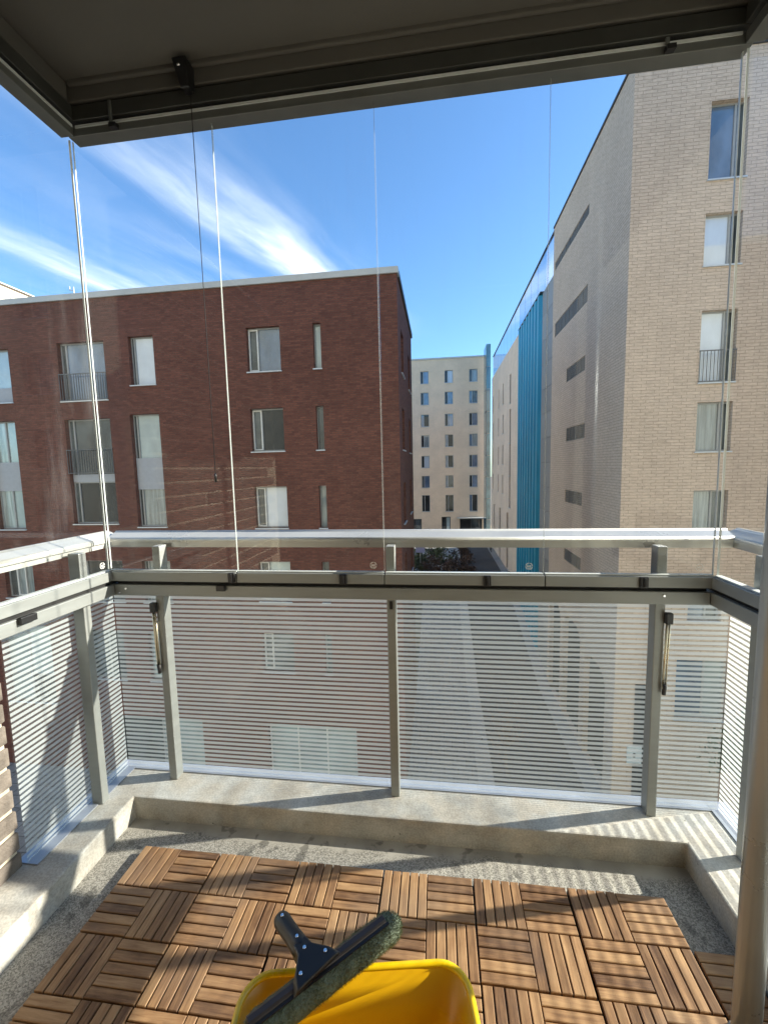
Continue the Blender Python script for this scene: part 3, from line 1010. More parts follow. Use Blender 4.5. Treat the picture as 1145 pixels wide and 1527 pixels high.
def plant(name, loc, label, cat, w, h, trunk_h, n, mat, group=None, seed=0, leaf=.12, clumps=14):
    R = random.Random(seed)
    t = thing(name, loc, label, cat, group)
    x, y, z = loc
    br = MB()
    tops = []
    lean = Vector((R.uniform(-.1, .1), R.uniform(-.1, .1), 0))
    if trunk_h > 0.3:
        a = Vector((x, y, z - .05))
        bq = Vector((x, y, z + trunk_h)) + lean
        br.tube([a, (a + bq) / 2 + lean * .3, bq], [w * .05, w * .04, w * .032], 7)
    else:
        bq = Vector((x, y, z))
    for i in range(clumps):
        an_ = R.uniform(0, 6.283)
        rr = R.uniform(.15, 1) ** .6
        hh = R.uniform(.12, 1.0)
        env = math.sin(math.pi * min(1, .18 + hh * .78)) ** .7
        c = Vector((x + math.cos(an_) * rr * w * .5 * env, y + math.sin(an_) * rr * w * .5 * env, z + trunk_h * .8 + hh * (h - trunk_h * .8) * .92))
        tops.append(c)
        mid = bq.lerp(c, .5) + Vector((R.uniform(-.1, .1), R.uniform(-.1, .1), R.uniform(0, .12))) * w * .4
        br.tube([bq + Vector((0, 0, -.05)), mid, c], [w * .022, w * .014, w * .006], 5)
    br.build('trunk' if trunk_h > .3 else 'stems', BARK, t)
    lv = MB()
    for i in range(n):
        c = R.choice(tops)
        p = c + Vector((R.gauss(0, 1), R.gauss(0, 1), R.gauss(0, .8))) * w * .105
        d1 = Vector((R.gauss(0, 1), R.gauss(0, 1), R.gauss(0, .7))).normalized()
        d2 = d1.cross(Vector((R.gauss(0, 1), R.gauss(0, 1), R.gauss(0, 1)))).normalized()
        s = leaf * R.uniform(.6, 1.3)
        lv.quad(p - d1 * s, p + d2 * s * .45, p + d1 * s, p - d2 * s * .45)
    lv.build('crown' if trunk_h > .3 else 'foliage', mat, t)
    return t


shr = [(-1.6, 39.2, 2.0, 1.5, LEAF_G), (.2, 39.6, 2.1, 1.7, LEAF_R), (1.9, 39.1, 2.2, 1.4, LEAF_R), (3.6, 39.5, 1.9, 1.6, LEAF_R),
       (-.8, 43.0, 2.2, 2.2, LEAF_G), (1.4, 43.6, 2.4, 1.9, LEAF_G), (3.3, 44.5, 2.0, 2.0, LEAF_R), (0.2, 47.5, 2.2, 2.4, LEAF_G)]
for i, (x, y, w, h, mt) in enumerate(shr):
    lab = 'dense green shrub growing in the courtyard behind the planter wall' if mt is LEAF_G else 'brown leaved shrub growing in the courtyard behind the planter wall'
    plant('shrub', (x, y, TERR), lab, 'shrub', w, h, 0, 900, mt, 'shrubs in the courtyard', seed=i + 5, leaf=.13)
plant('street_tree', (11.3, 12.6, Z0), 'slender street tree in front of the beige brick house', 'tree', 2.6, 6.2, 2.0, 2600, LEAF_G, seed=41, leaf=.12, clumps=24)
plant('street_tree', (3.9, 16.4, Z0), 'small bare twigged tree at the kerb between the houses', 'tree', 1.8, 3.4, 1.3, 380, LEAF_R, seed=57, leaf=.07, clumps=30)


def ring(mb, c, r, t, axis, n=20):
    pts = []
    for i in range(n + 1):
        a = 2 * math.pi * i / n
        pts.append((c[0], c[1] + math.cos(a) * r, c[2] + math.sin(a) * r))
    mb.tube(pts, t, 6, cap=False)


def bicycle(x, y, z, label, group):
    t = thing('bicycle', (x, y, z), label, 'bicycle', group)
    for s in (-.52, .52):
        m = MB()
        ring(m, (x, y + s, z + .34), .32, .022, 0)
        wq = m.build('wheel', TYRE, t)
        sp_ = MB()
        for k in range(8):
            a = math.pi * k / 4
            sp_.tube([(x, y + s, z + .34), (x, y + s + math.cos(a) * .31, z + .34 + math.sin(a) * .31)], .003, 4)
        sp_.build('spokes', CHROME, wq)
    m = MB()
    pt = dict(r=(x, y - .52, z + .34), bb=(x, y - .05, z + .30), st=(x, y - .18, z + .80), hd=(x, y + .34, z + .86), fr=(x, y + .52, z + .34))
    for a, c in (('r', 'bb'), ('r', 'st'), ('bb', 'st'), ('bb', 'hd'), ('st', 'hd'), ('hd', 'fr')):
        m.tube([pt[a], pt[c]], .018, 6)
    m.build('frame', BIKE, t)
    MB().tube([(x - .28, y + .26, z + 1.02), (x, y + .34, z + 1.0), (x + .28, y + .26, z + 1.02)], .014, 6).tube([(x, y + .34, z + .84), (x, y + .34, z + 1.0)], .014, 6).build('handlebar', CHROME, t)
    MB().tube([(x, y - .20, z + .78), (x, y - .22, z + .93)], .013, 6).tube([(x, y - .36, z + .95), (x, y - .2, z + .96), (x, y - .08, z + .945)], [.06, .05, .02], 8, scale2=.5).build('saddle', BLACK, t)
    return t


bicycle(7.15, 37.2, -8.98, 'dark bicycle leaning by the teal building wall', None)
bicycle(7.05, 50.0, Z1, 'dark bicycle parked at the far end of the pale brick house', None)
sg = thing('sign_board', (-.9, 41.3, Z1), 'small lavender sign board on a post by the courtyard shrubs', 'sign')
MB().tube([(-.9, 41.3, Z1), (-.9, 41.3, Z1 + 2.2)], .03).build('post', COPING, sg)
MB().box(-1.35, -.45, 41.22, 41.26, Z1 + 1.6, Z1 + 2.3).build('board', SIGN_BLUE, sg)

# ------------------------------------------------------------------ the balcony shell
fl = struct(MB().box(-.36, 2.20, -1.80, .355, -.26, -.028).build('balcony_floor', FLOOR))
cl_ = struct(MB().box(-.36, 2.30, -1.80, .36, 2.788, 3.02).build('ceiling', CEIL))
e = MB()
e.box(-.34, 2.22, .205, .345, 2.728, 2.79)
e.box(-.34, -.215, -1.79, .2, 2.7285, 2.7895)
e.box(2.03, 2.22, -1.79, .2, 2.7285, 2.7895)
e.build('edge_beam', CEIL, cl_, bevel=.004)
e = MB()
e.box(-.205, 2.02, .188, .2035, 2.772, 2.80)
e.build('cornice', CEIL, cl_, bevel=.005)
back = struct(MB().box(-34, 34, -2.05, -1.82, Z0, 16.0).build('balcony_back_wall', CREAM))

cb = bmesh.new()
poly = [(-.345, -1.79), (1 - 1.15, -1.79), (-.15, .14), (1.94, .14), (1.94, -1.79), (2.185, -1.79), (2.185, .345), (-.345, .345)]
poly[1] = (-.15, -1.79)
fv = [cb.verts.new((x, y, -.05)) for x, y in poly]
fc = cb.faces.new(fv)
ex = bmesh.ops.extrude_face_region(cb, geom=[fc])
for v in ex['geom']:
    if isinstance(v, bmesh.types.BMVert):
        v.co.z = .068
bmesh.ops.recalc_face_normals(cb, faces=cb.faces)
me = bpy.data.meshes.new('concrete_curb')
cb.to_mesh(me)
me.materials.append(CURB)
curb = bpy.data.objects.new('concrete_curb', me)
COL.objects.link(curb)
tag(curb, 'low grey concrete curb around the balcony floor edge', 'curb')
bv = curb.modifiers.new('bevel', 'BEVEL')
bv.width = .006
bv.segments = 2
bv.limit_method = 'ANGLE'
fs = MB()
fs.box(-.342, -.262, -.178, .342, .066, .0725)
fs.box(-.261, 2.105, .293, .342, .066, .0722)
fs.box(2.106, 2.18, -.60, .342, .066, .0725)
fs.build('flashing', FLASH, curb)

struct(MB().box(-.32, 2.17, -1.815, -1.80, -.027, 2.785).build('balcony_inner_wall', INNER))

# ---- brick pier at the side, each brick a piece
pier = thing('brick_wall', (-.40, -1.0, -.1), 'brown brick side wall with sandy joints at the end of the railing', 'wall')
MB().box(-.46, -.322, -1.80, -.189, -.2, 2.70).build('mortar', MORTAR, pier)
bmq = bmesh.new()
bmesh.ops.create_cube(bmq, size=1.0)
for v in bmq.verts:
    v.co = Vector((v.co.x * .11, v.co.y * .228, v.co.z * .062))
bmesh.ops.bevel(bmq, geom=bmq.edges[:], offset=.004, segments=1, affect='EDGES')
bme = bpy.data.meshes.new('brick')
bmq.to_mesh(bme)
bme.materials.append(NEAR_BRICK)
bmh = bme.copy()
for v in bmh.vertices:
    v.co.y *= .47
R = random.Random(11)
kc = 0
zc_ = -.02
while zc_ < 2.66:
    y = -.182
    first = True
    while y > -1.75:
        half = first and kc % 2 == 1
        ln = .107 if half else .228
        if y - ln < -1.80:
            break
        o = bpy.data.objects.new('brick', bmh if half else bme)
        COL.objects.link(o)
        o.parent = pier
        o.location = Vector((-.369 + R.uniform(-.0025, .0025), y - ln / 2, zc_ + .031)) - Vector((-.40, -1.0, -.1))
        o.rotation_euler = (R.uniform(-.006, .006), 0, R.uniform(-.006, .006))
        y -= ln + .012
        first = False
    zc_ += .0755
    kc += 1

# ------------------------------------------------------------------ railing
rl = thing('balcony_railing', (.915, .27, .068), 'grey aluminium balcony railing with white striped glass panes', 'railing')


def post(x0, x1, y0, y1, zt=1.088):
    return MB().box(x0, x1, y0, y1, .066, zt).build('post', ALU, rl, bevel=.003)


for xc in (-.045, .915, 1.872):
    post(xc - .017, xc + .017, .247, .294)
post(-.292, -.245, .088, .122)
post(2.072, 2.119, .075, .110)
post(2.072, 2.119, -.47, -.435)


def striped(x0, x1, y0, y1, inner):
    """thin pane, the print on the face turned to the balcony"""
    b_ = MB().box(x0, x1, y0, y1, .073, .898)
    k_ = {'-y': 2, '+x': 3, '-x': 5}[inner]
    b_.mi[k_] = 1
    return b_.build('striped_pane', [GLASS, STRIPED], rl)


for a, c in ((-.296, -.048), (-.042, .912), (.918, 1.869), (1.875, 2.128)):
    striped(a, c, .301, .309, '-y')
for a, c in ((-.176, .102), (.108, .300)):
    striped(-.309, -.301, a, c, '+x')
for a, c in ((.098, .300), (-.448, .092), (-.60, -.454)):
    striped(2.132, 2.140, a, c, '-x')
# lower beams
MB().box(-.222, 2.018, .222, .299, .888, .934).build('beam', ALU, rl, bevel=.003)
MB().box(-.300, -.224, -.40, .299, .888, .934).build('beam', ALU, rl, bevel=.003)
MB().box(2.020, 2.125, -.60, .299, .888, .934).build('beam', ALU, rl, bevel=.003)
g_ = MB()
g_.box(-.215, 2.012, .236, .285, .930, .949)
g_.box(-.290, -.236, -.40, .285, .930, .949)
g_.box(2.034, 2.11, -.60, .285, .930, .949)
g_.build('gasket', GASKET, rl)


def rail_bar(p, q, up=(0, 0, 1)):
    """handrail: rounded cap over a lower web"""
    p, q = Vector(p), Vector(q)
    m = MB()
    d = (q - p).normalized()
    s = d.cross(Vector((0, 0, 1)))
    prof = [(-.036, -.012), (-.0355, .016), (-.033, .024), (-.028, .029), (-.021, .031), (-.014, .029), (-.010, .0235), (-.007, .0245),
            (.030, .008), (.0345, .004), (.036, -.003), (.036, -.012), (.026, -.014), (.026, -.034), (-.026, -.034), (-.026, -.014)]
    vs = []
    for c in (p, q):
        vs += [tuple(c + s * a + Vector((0, 0, b_))) for a, b_ in prof]
    n = len(prof)
    m.add(vs, [(i, (i + 1) % n, n + (i + 1) % n, n + i) for i in range(n)] + [tuple(range(n))[::-1], tuple(range(n, 2 * n))])
    for i in range(len(m.smooth) - 2):
        m.smooth[i] = i < 6 or i in (8, 9)
    return m.build('handrail', ALU_RAIL, rl)


rail_bar((-.305, .338, 1.106), (2.135, .338, 1.106))
rail_bar((-.338, -.1815, 1.1055), (-.338, .372, 1.1055))
rail_bar((2.165, .372, 1.1055), (2.165, -.60, 1.1055))
# gas stays / tilt rods on the posts
for xs, sgn in ((-.066, -1), (1.895, 1)):
    k_ = MB().box(xs - .012, xs + .012, .226, .246, .815, .855).build('stay_bracket', BLACK, rl, bevel=.003)
    MB().tube([(xs - .004, .236, .82), (xs - .004 - sgn * .005, .236, .575)], .0045).tube([(xs + .005, .236, .82), (xs + .005 - sgn * .005, .236, .575)], .003).build('stay_rod', BRASS, k_)
    MB().tube([(xs - sgn * .004, .236, .592), (xs - sgn * .005, .236, .553)], [.009, .007]).build('stay_foot', BLACK, k_)
MB().box(.909, .921, .2425, .2475, .845, .875).build('keeper', BLACK, rl)
# big bolts on the beam ends
bo = MB()
for (x, y, z) in ((-.17, .2205, .918), (-.20, .2205, .9), (1.87, .2205, .92)):
    bo.tube([(x, y + .003, z), (x, y - .002, z)], .004, 8)
bo.build('bolt', CHROME, rl)

# round metal pillar from the deck to the ceiling
ep = thing('metal_post', (1.8135, -.346, 0), 'tall round grey metal post standing on the deck beside the curb', 'post')
MB().tube([(1.8135, -.346, .004), (1.8135, -.346, 2.785)], .0285, 28).build('shaft', STEEL, ep)
MB().tube([(1.8135, -.346, -.001), (1.8135, -.346, .008), (1.8135, -.346, .012)], [.035, .035, .031], 28).build('foot_plate', ALU, ep)
MB().tube([(1.8135, -.346, 2.776), (1.8135, -.346, 2.789)], [.045, .045], 28).build('head_plate', ALU, ep)

# ------------------------------------------------------------------ upper glazing
tr = thing('glazing_track', (.9, .24, 2.62), 'dark aluminium head track of the glazing under the ceiling edge', 'track')
m = MB().box(-.238, 2.045, .214, .266, 2.620, 2.655)
m.build('lower_profile', ALU_MID, tr, bevel=.002)
MB().box(-.205, 2.012, .2105, .2138, 2.646, 2.6545).build('light_line', SEAL, tr)  # pale strip added as the bright line of light between the profiles
MB().box(-.2138, -.2105, -.40, .205, 2.646, 2.6545).build('light_line', SEAL, tr)
MB().box(-.238, 2.045, .206, .275, 2.668, 2.716).build('upper_profile', ALU_DARK, tr, bevel=.002)
MB().box(-.266, -.214, -.40, .213, 2.620, 2.655).build('lower_profile', ALU_MID, tr, bevel=.002)
MB().box(-.275, -.206, -.40, .205, 2.668, 2.716).build('upper_profile', ALU_DARK, tr, bevel=.002)
MB().box(2.022, 2.074, -.60, .213, 2.620, 2.655).build('lower_profile', ALU_MID, tr, bevel=.002)
MB().box(2.014, 2.083, -.60, .205, 2.668, 2.716).build('upper_profile', ALU_DARK, tr, bevel=.002)
g_ = MB()
g_.box(-.23, 2.04, .225, .262, 2.714, 2.732)
g_.box(-.262, -.225, -.40, .225, 2.714, 2.7315)
g_.box(2.03, 2.07, -.60, .225, 2.714, 2.7315)
g_.build('shadow_gap', GASKET, tr)
for x in (-.06, .33, .74, 1.2, 1.62, 1.86):
    MB().box(x - .012, x + .012, .228, .252, 2.653, 2.670).build('roller', BLACK, tr)
for x in (-.055, 1.80):
    k_ = MB().box(x - .006, x + .006, .200, .207, 2.640, 2.715 if x < 1 else 2.66).build('clip', ALU_MID, tr, bevel=.002)
    MB().box(x - .004, x + .022, .194, .2135, 2.622, 2.636).build('clip_foot', BLACK, k_)

TR2 = thing('glazing_sill_track', (.9, .24, .95), 'grey aluminium sill track holding the glazing panes above the railing beam', 'track')
MB().box(-.214, 2.012, .262, .290, .948, .972).build('front_rail', ALU, TR2, bevel=.002)
MB().box(-.290, -.262, -.40, .258, .948, .972).build('side_rail', ALU, TR2, bevel=.002)
MB().box(2.06, 2.09, -.60, .258, .948, .972).build('side_rail', ALU, TR2, bevel=.002)
for i, xx in enumerate((.245, )):
    MB().box(xx - .018, xx + .018, .208, .2225, .915, .938).build('stop_block', BLACK, TR2, bevel=.002)
MB().box(-.224, -.208, -.185, -.13, .915, .938).build('stop_block', BLACK, TR2, bevel=.002)


def stamp(x, y, z, parent, along='x'):
    m = MB()
    s_ = 1 if along == 'x' else 0

    def q(u, w):
        return (x + u, y, z + w) if s_ else (x, y + u, z + w)
    n = 24
    for r0, r1 in ((.0105, .0128),):
        for i in range(n):
            if i % 6 == 5:
                continue
            a, b_ = 2 * math.pi * i / n, 2 * math.pi * (i + 1) / n
            m.quad(q(r0 * math.cos(a), r0 * math.sin(a)), q(r1 * math.cos(a), r1 * math.sin(a)), q(r1 * math.cos(b_), r1 * math.sin(b_)), q(r0 * math.cos(b_), r0 * math.sin(b_)))
    for (u0, u1, w0, w1) in ((-.007, -.0052, -.0045, .0045), (-.0052, -.0025, -.0008, .0008), (-.0025, -.0007, -.0045, .0045), (.001, .0028, -.0045, .0045), (.0045, .007, .003, .0045), (.0045, .007, -.0045, -.003), (.0045, .006, -.003, .003), (-.004, .004, -.0085, -.007)):
        m.quad(q(u0, w0), q(u1, w0), q(u1, w1), q(u0, w1))
    return m.build('maker_stamp', STAMP, parent)


def pane_x(x0, x1, label, latch=None, mark=None, corner=0, seal=None):
    seal = seal or SEAL_CLEAR
    t = thing('glazing_unit', ((x0 + x1) / 2, .24, .948), label, 'glass pane', 'glazing panes above the railing')
    MB().box(x0 + .003, x1 - .003, .236, .244, .985, 2.624).build('glass', GLASS, t)
    br_ = MB().box(x0 + .002, x1 - .002, .216, .261, .9495, .988).build('bottom_rail', ALU, t, bevel=.002)
    MB().box(x0 + .004, x1 - .004, .229, .251, .9885, .993).build('bead', SEAL, br_)
    MB().box(x1 - .0026, x1 - .0004, .2365, .2435, .988, 2.622).build('edge_seal', SEAL if corner > 0 else seal, t)
    if corner < 0:
        MB().box(x0 + .0004, x0 + .0020, .2372, .2428, .988, 2.622).build('edge_seal', SEAL, t)
    if latch is not None:
        k_ = MB().box(latch - .014, latch + .014, .205, .2165, .950, .989).build('latch', BLACK, t, bevel=.003)
        MB().box(latch - .003, latch + .006, .198, .206, .954, .986).build('latch_lever', BLACK, k_, bevel=.002)
    if mark is not None:
        stamp(mark, .2350, 1.018, t)
    return t


pane_x(-.245, .310, 'clear glazing pane with the dark pull cord hanging in front', latch=.294, corner=-1, seal=SEAL_HALF)
pane_x(.310, .895, 'clear glazing pane before the big sash windows of the red brick house', latch=.738, mark=.852)
pane_x(.895, 1.472, 'clear glazing pane before the gap between the red and beige houses', latch=1.270, mark=1.42)
pane_x(1.472, 2.032, 'clear glazing pane before the corner of the beige brick house', latch=1.798, mark=1.985, corner=1)


def pane_y(xg, y0, y1, inner, label, mark=None):
    t = thing('glazing_unit', (xg, (y0 + y1) / 2, .948), label, 'glass pane', 'glazing panes above the railing')
    MB().box(xg - .004, xg + .004, y0 + .003, y1 - .003, .985, 2.624).build('glass', GLASS, t)
    a, c = (xg - .021, xg + .024) if inner > 0 else (xg - .024, xg + .021)
    br_ = MB().box(a, c, y0 + .002, y1 - .002, .9495, .988).build('bottom_rail', ALU, t, bevel=.002)
    MB().box(xg - .011, xg + .011, y0 + .004, y1 - .004, .9885, .993).build('bead', SEAL, br_)
    MB().box(xg - .0035, xg + .0035, y1 - .0026, y1 - .0004, .988, 2.622).build('edge_seal', SEAL, t)
    if mark is not None:
        stamp(xg + inner * .005, mark, 1.018, t, 'y')
    return t


pane_y(-.249, -.40, .231, 1, 'clear side glazing pane beside the brown brick wall', mark=.195)
pane_y(2.041, -.17, .231, -1, 'clear side glazing pane above the short run of striped glass beside the corner')
pane_y(2.041, -.60, -.17, -1, 'clear side glazing pane beside the tall round metal post')

# pulley and cord
pu = thing('cord_pulley', (.248, .185, 2.69), 'black pull cord hanging from a pulley block under the ceiling', 'pull cord')
m = MB()
m.add([(.222, .150, 2.772), (.276, .150, 2.772), (.276, .204, 2.772), (.222, .204, 2.772), (.240, .166, 2.690), (.272, .166, 2.690), (.272, .204, 2.690), (.240, .204, 2.690)],
      [(0, 1, 2, 3), (7, 6, 5, 4), (4, 5, 1, 0), (5, 6, 2, 1), (6, 7, 3, 2), (7, 4, 0, 3)])
m.build('pulley_block', BLACK, pu, bevel=.004)
MB().tube([(.244, .149, 2.745), (.254, .149, 2.745)], .004).build('screw', CHROME, pu)
MB().tube([(.270, .176, 2.70), (.2735, .175, 2.2), (.2745, .174, 1.8), (.276, .172, 1.36)], .0013, 6).build('cord', CORD, pu)
MB().tube([(.276, .172, 1.378), (.276, .172, 1.37), (.276, .172, 1.345)], [.002, .0045, .005], 8).build('weight', BLACK, pu)

# ------------------------------------------------------------------ deck tiles
PIT = .15
SL = .0259


def slat_mesh(length, width):
    bm = bmesh.new()
    bmesh.ops.create_cube(bm, size=1.0)
    for v in bm.verts:
        v.co = Vector((v.co.x * length, v.co.y * width, v.co.z * .013))
    bmesh.ops.bevel(bm, geom=[e_ for e_ in bm.edges if abs((e_.verts[0].co - e_.verts[1].co).z) < .001 and e_.verts[0].co.z > 0], offset=.0016, segments=1, affect='EDGES')
    me = bpy.data.meshes.new('slat')
    bm.to_mesh(me)
    bm.free()
    me.materials.append(WOOD)
    return me


SLAT = slat_mesh(.1465, SL)
SLAT_CUT = slat_mesh(.122, SL)
BASE = MB().box(-.1475, .1475, -.1475, .1475, -.0275, -.0125).build('tile_base', GASKET).data
bpy.data.objects.remove(bpy.data.objects['tile_base'])
BASE_CUT = MB().box(0, .124, -.1475, .1475, -.0275, -.0125).build('tile_base', GASKET).data
bpy.data.objects.remove(bpy.data.objects['tile_base'])
R = random.Random(21)


def add_part(name, me, parent, loc, rz=0.0, tilt=0.0):
    o = bpy.data.objects.new(name, me)
    COL.objects.link(o)
    o.parent = parent
    o.location = loc
    o.rotation_euler = (tilt, 0, rz)
    return o


def tile_label(ti, tj):
    if ti in (2, 3) and tj in (1, 2):
        return 'wooden deck tile lying under the yellow bucket'
    if tj == 0:
        return 'wooden deck tile in the row beside the bare concrete strip and front curb'
    if ti == 0:
        return 'wooden deck tile at the border on the brown brick wall side'
    if ti == 5:
        return 'wooden deck tile beside the narrow cut tiles'
    return 'wooden deck tile of crossed slats in the middle of the deck'


for tj in range(4):
    for ti in range(6):
        cx_, cy_ = (ti * 2 + 1) * PIT, -(tj * 2 + 1) * PIT
        t = thing('deck_tile', (cx_, cy_, 0), tile_label(ti, tj), 'deck tile', 'deck tiles laid on the balcony floor')
        t.location = (cx_ + R.uniform(-.001, .001), cy_ + R.uniform(-.001, .001), 0)
        t.rotation_euler = (0, 0, R.uniform(-.004, .004))
        add_part('base', BASE, t, (0, 0, 0))
        for a in (0, 1):
            for c in (0, 1):
                i, j = ti * 2 + a, tj * 2 + c
                ox, oy = (a - .5) * PIT, (.5 - c) * PIT
                ox -= .0009 * (1 if a else -1)
                for s in range(5):
                    off = (s - 2) * .0297
                    dz = R.uniform(-.0009, .0006) - .0065
                    if (i + j) % 2 == 0:
                        add_part('slat', SLAT, t, (ox + off, oy, dz), math.pi / 2 + R.uniform(-.004, .004), R.uniform(-.008, .008))
                    else:
                        add_part('slat', SLAT, t, (ox, oy + off, dz), R.choice((0, math.pi)) + R.uniform(-.004, .004), R.uniform(-.008, .008))
for tj in range(4):
    cy_ = -PIT - (tj * 2 + 1) * PIT
    t = thing('cut_deck_tile', (1.806, cy_, 0), 'narrow cut strip of wooden deck tile against the concrete curb', 'deck tile', 'cut deck tiles along the curb')
    add_part('base', BASE_CUT, t, (0, 0, 0))
    for s in range(10):
        add_part('slat', SLAT_CUT, t, (.062, (4.5 - s) * .0297, -.0068 + R.uniform(-.0006, .0006)), R.choice((0, math.pi)) + R.uniform(-.004, .004), R.uniform(-.008, .008))

# ------------------------------------------------------------------ bucket
BA = rad(9.5)
bu = thing('cleaning_bucket', (.934, -.656, 0), 'yellow rectangular plastic cleaning bucket on the deck tiles', 'bucket')
bu.rotation_euler = (0, 0, BA)


def rrect(hx, hy, r, n=8):
    pts = []
    for cxs, cys, a0 in ((1, 1, 0), (-1, 1, 90), (-1, -1, 180), (1, -1, 270)):
        for k in range(n + 1):
            a = rad(a0 + 90 * k / n)
            pts.append((cxs * (hx - r) + r * math.cos(a), cys * (hy - r) + r * math.sin(a)))
    return pts


def loft(rings, close_last=True, smooth=True):
    m = MB()
    n = len(rings[0])
    vs = [p for r in rings for p in r]
    fs = []
    for i in range(len(rings) - 1):
        for k in range(n):
            fs.append((i * n + k, i * n + (k + 1) % n, (i + 1) * n + (k + 1) % n, (i + 1) * n + k))
    m.add(vs, fs, smooth=smooth)
    return m


def lay(hx, hy, r, z):
    return [(x, y, z) for x, y in rrect(hx, hy, r)]


OG = ORIGIN['cleaning_bucket']
ORIGIN['cleaning_bucket'] = Vector((0, 0, 0))
H = .278
rings = [lay(.188, .108, .045, .004), lay(.190, .110, .045, 0.001), lay(.196, .116, .05, .008), lay(.222, .134, .055, .16), lay(.238, .144, .06, H),
         lay(.2355, .1415, .058, H), lay(.2195, .1315, .053, .165), lay(.210, .124, .05, .160), lay(.194, .114, .048, .012), lay(.180, .100, .04, .010)]
m = loft(rings)
n = len(rings[0])
m.add([p for p in rings[-1]], [tuple(range(n))])
m.add([p for p in rings[0]], [tuple(range(n))[::-1]])
m.build('body', YELLOW, bu)
rr = []
for k in range(9):
    a = 2 * math.pi * k / 8
    rr.append(lay(.2415 + .0075 * math.cos(a), .1475 + .0075 * math.cos(a), .062 + .006 * math.cos(a), H + .002 + .0065 * math.sin(a)))
loft(rr).build('rim', YELLOW_RIM, bu)
# inner rib and divider ledge
for s in (-1, 1):
    MB().box(s * .243, s * .258, -.045, .035, .205, .262).build('handle_lug', GREY_PLASTIC, bu, bevel=.005)
hp = [(.262, 0, .235)]
for k in range(1, 20):
    a = math.pi * k / 20
    hp.append((.262 * math.cos(a), -.185 * math.sin(a), .235 - .02 * math.sin(a)))
hp.append((-.262, 0, .235))
MB().tube(hp, .004, 8).build('handle', GREY_PLASTIC, bu)

# ------------------------------------------------------------------ window washer lying across the bucket
wa = thing('window_washer', (.85, -.55, .30), 'black handled window washer with grey green fleece sleeve across the bucket', 'window washer')
A0, A1 = Vector((.997, -.428, .315)), Vector((.720, -.668, .300))
ax = (A1 - A0).normalized()
perp = Vector((-ax.y, ax.x, 0)).normalized()          # horizontal, across the sleeve
if perp.y < 0:
    perp = -perp
upn = ax.cross(perp)
if upn.z < 0:
    upn = -upn
pts, rs = [], []
L = (A1 - A0).length
for k in range(25):
    s = k / 24
    pts.append(A0 + ax * L * s)
    e0 = min(s, 1 - s) * L
    rs.append(.032 * math.sqrt(max(0.05, 1 - max(0, 1 - e0 / .032) ** 2)) + random.uniform(-.0012, .0012))
MB().tube(pts, rs, 18, scale2=.86).build('sleeve', FLEECE, wa)
pl = MB()
R = random.Random(77)
for k in range(14000):
    s = R.uniform(0.0, 1.0)
    a = R.uniform(0, 2 * math.pi)
    c = A0 + ax * (L * s)
    e0 = min(s, 1 - s) * L
    rad_ = .0315 * math.sqrt(max(0.08, 1 - max(0, 1 - e0 / .032) ** 2))
    nn = perp * math.cos(a) + upn * math.sin(a) * .86
    out_ = nn + ax * R.gauss(0, .45) + perp * R.gauss(0, .3) + upn * R.gauss(0, .3)
    if e0 < .015:
        out_ += ax * (-1 if s < .5 else 1) * .7
    out_.normalize()
    p = c + nn * rad_ * .97
    w_ = ax.cross(out_)
    if w_.length < .01:
        continue
    w_.normalize()
    ln = R.uniform(.003, .0085)
    pl.quad(p - w_ * .0007, p + w_ * .0007, p + out_ * ln)
po = pl.build('pile', PILE, wa)
po['kind'] = 'stuff'
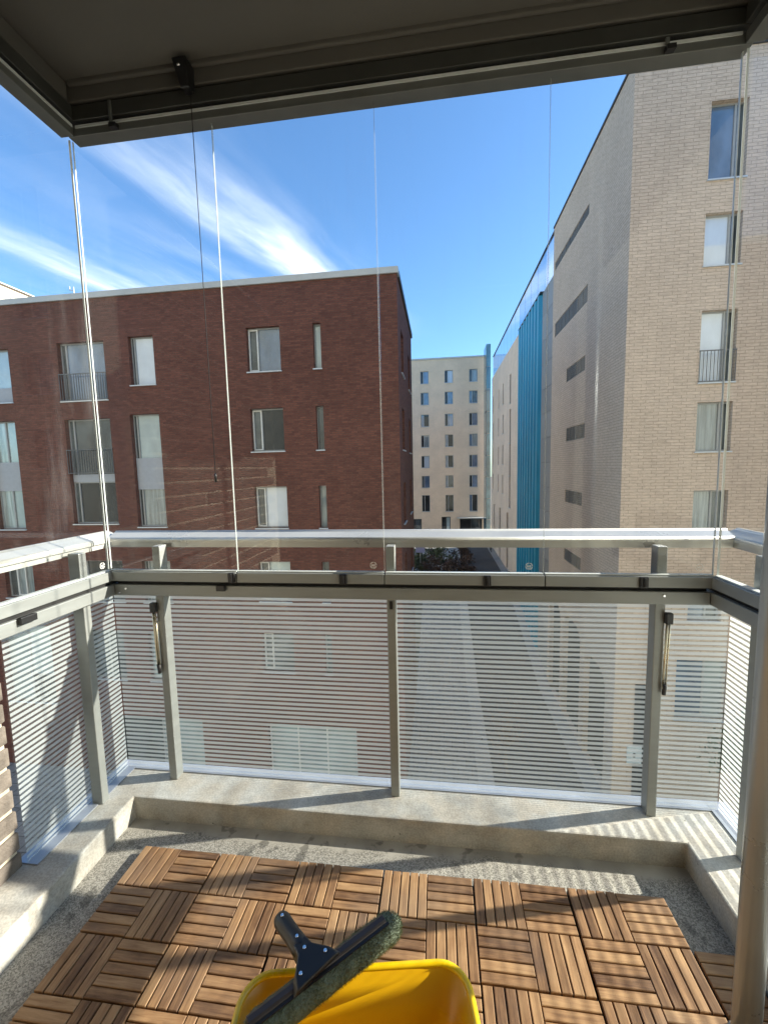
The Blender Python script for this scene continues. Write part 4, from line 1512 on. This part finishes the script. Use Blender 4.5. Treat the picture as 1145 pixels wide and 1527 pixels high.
# squeegee channel on top of the sleeve
ch = MB()
c0, c1 = A0 + ax * .040 + upn * .030, A1 - ax * .012 + upn * .030
vs = []
for c in (c0, c1):
    for a, b_ in ((-.0105, -.006), (.0105, -.006), (.0105, .004), (.005, .007), (-.005, .007), (-.0105, .004)):
        vs.append(tuple(c + perp * a + upn * b_))
ch.add(vs, [(i, (i + 1) % 6, 6 + (i + 1) % 6, 6 + i) for i in range(6)] + [tuple(range(6))[::-1], tuple(range(6, 12))])
ch.build('channel', CHANNEL, wa, bevel=.0015)
rb = MB()
vs = []
for c in (c0 - ax * .004, c1 + ax * .004):
    for a, b_ in ((-.0165, .000), (-.0105, -.002), (-.0105, .003), (-.0165, .002)):
        vs.append(tuple(c + perp * a + upn * b_))
rb.add(vs, [(i, (i + 1) % 4, 4 + (i + 1) % 4, 4 + i) for i in range(4)] + [(3, 2, 1, 0), (4, 5, 6, 7)])
rb.build('rubber_blade', BLACK, wa)
# bracket and handle
B0 = A0.lerp(A1, .58) + upn * .037
T = Vector((.700, -.447, .322))
hd = (T - B0).normalized()
side = hd.cross(upn).normalized()
br_ = MB()
vs = []
for q, w_, h0, h1 in ((B0 - hd * .014, .060, -.004, .008), (B0 + hd * .010, .050, -.004, .012), (B0 + hd * .040, .022, -.010, .017), (B0 + hd * .066, .019, -.014, .017)):
    for a, b_ in ((-w_, h0), (w_, h0), (w_ * .8, h1), (-w_ * .8, h1)):
        vs.append(tuple(q + side * a + upn * b_))
fs_ = []
for i in range(3):
    for k in range(4):
        fs_.append((i * 4 + k, i * 4 + (k + 1) % 4, (i + 1) * 4 + (k + 1) % 4, (i + 1) * 4 + k))
fs_ += [(3, 2, 1, 0), (12, 13, 14, 15)]
br_.add(vs, fs_)
bk = br_.build('bracket', BLACK, wa, bevel=.003)
hl = []
hr = []
for s, r0 in ((.045, .017), (.06, .0205), (.075, .0200), (.10, .0188), (.125, .0190), (.150, .0195), (.160, .016), (.165, .007)):
    hl.append(B0 + hd * s)
    hr.append(r0)
ho = MB().tube(hl, hr, 16, scale2=.9).build('handle', BLACK, wa)
for q in (B0 + hd * .075 + upn * .0180, B0 + hd * .145 + upn * .0178):
    MB().tube([q - upn * .002, q + upn * .002], .0035, 10).build('rivet', CHROME, ho)
for q in (B0 + hd * .006 + side * .030 + upn * .0118, B0 + hd * .006 - side * .030 + upn * .0118, B0 + hd * .042 + upn * .0168):
    MB().tube([q - upn * .002, q + upn * .002], .0036, 10).build('screw', CHROME, bk)
ORIGIN['cleaning_bucket'] = OG
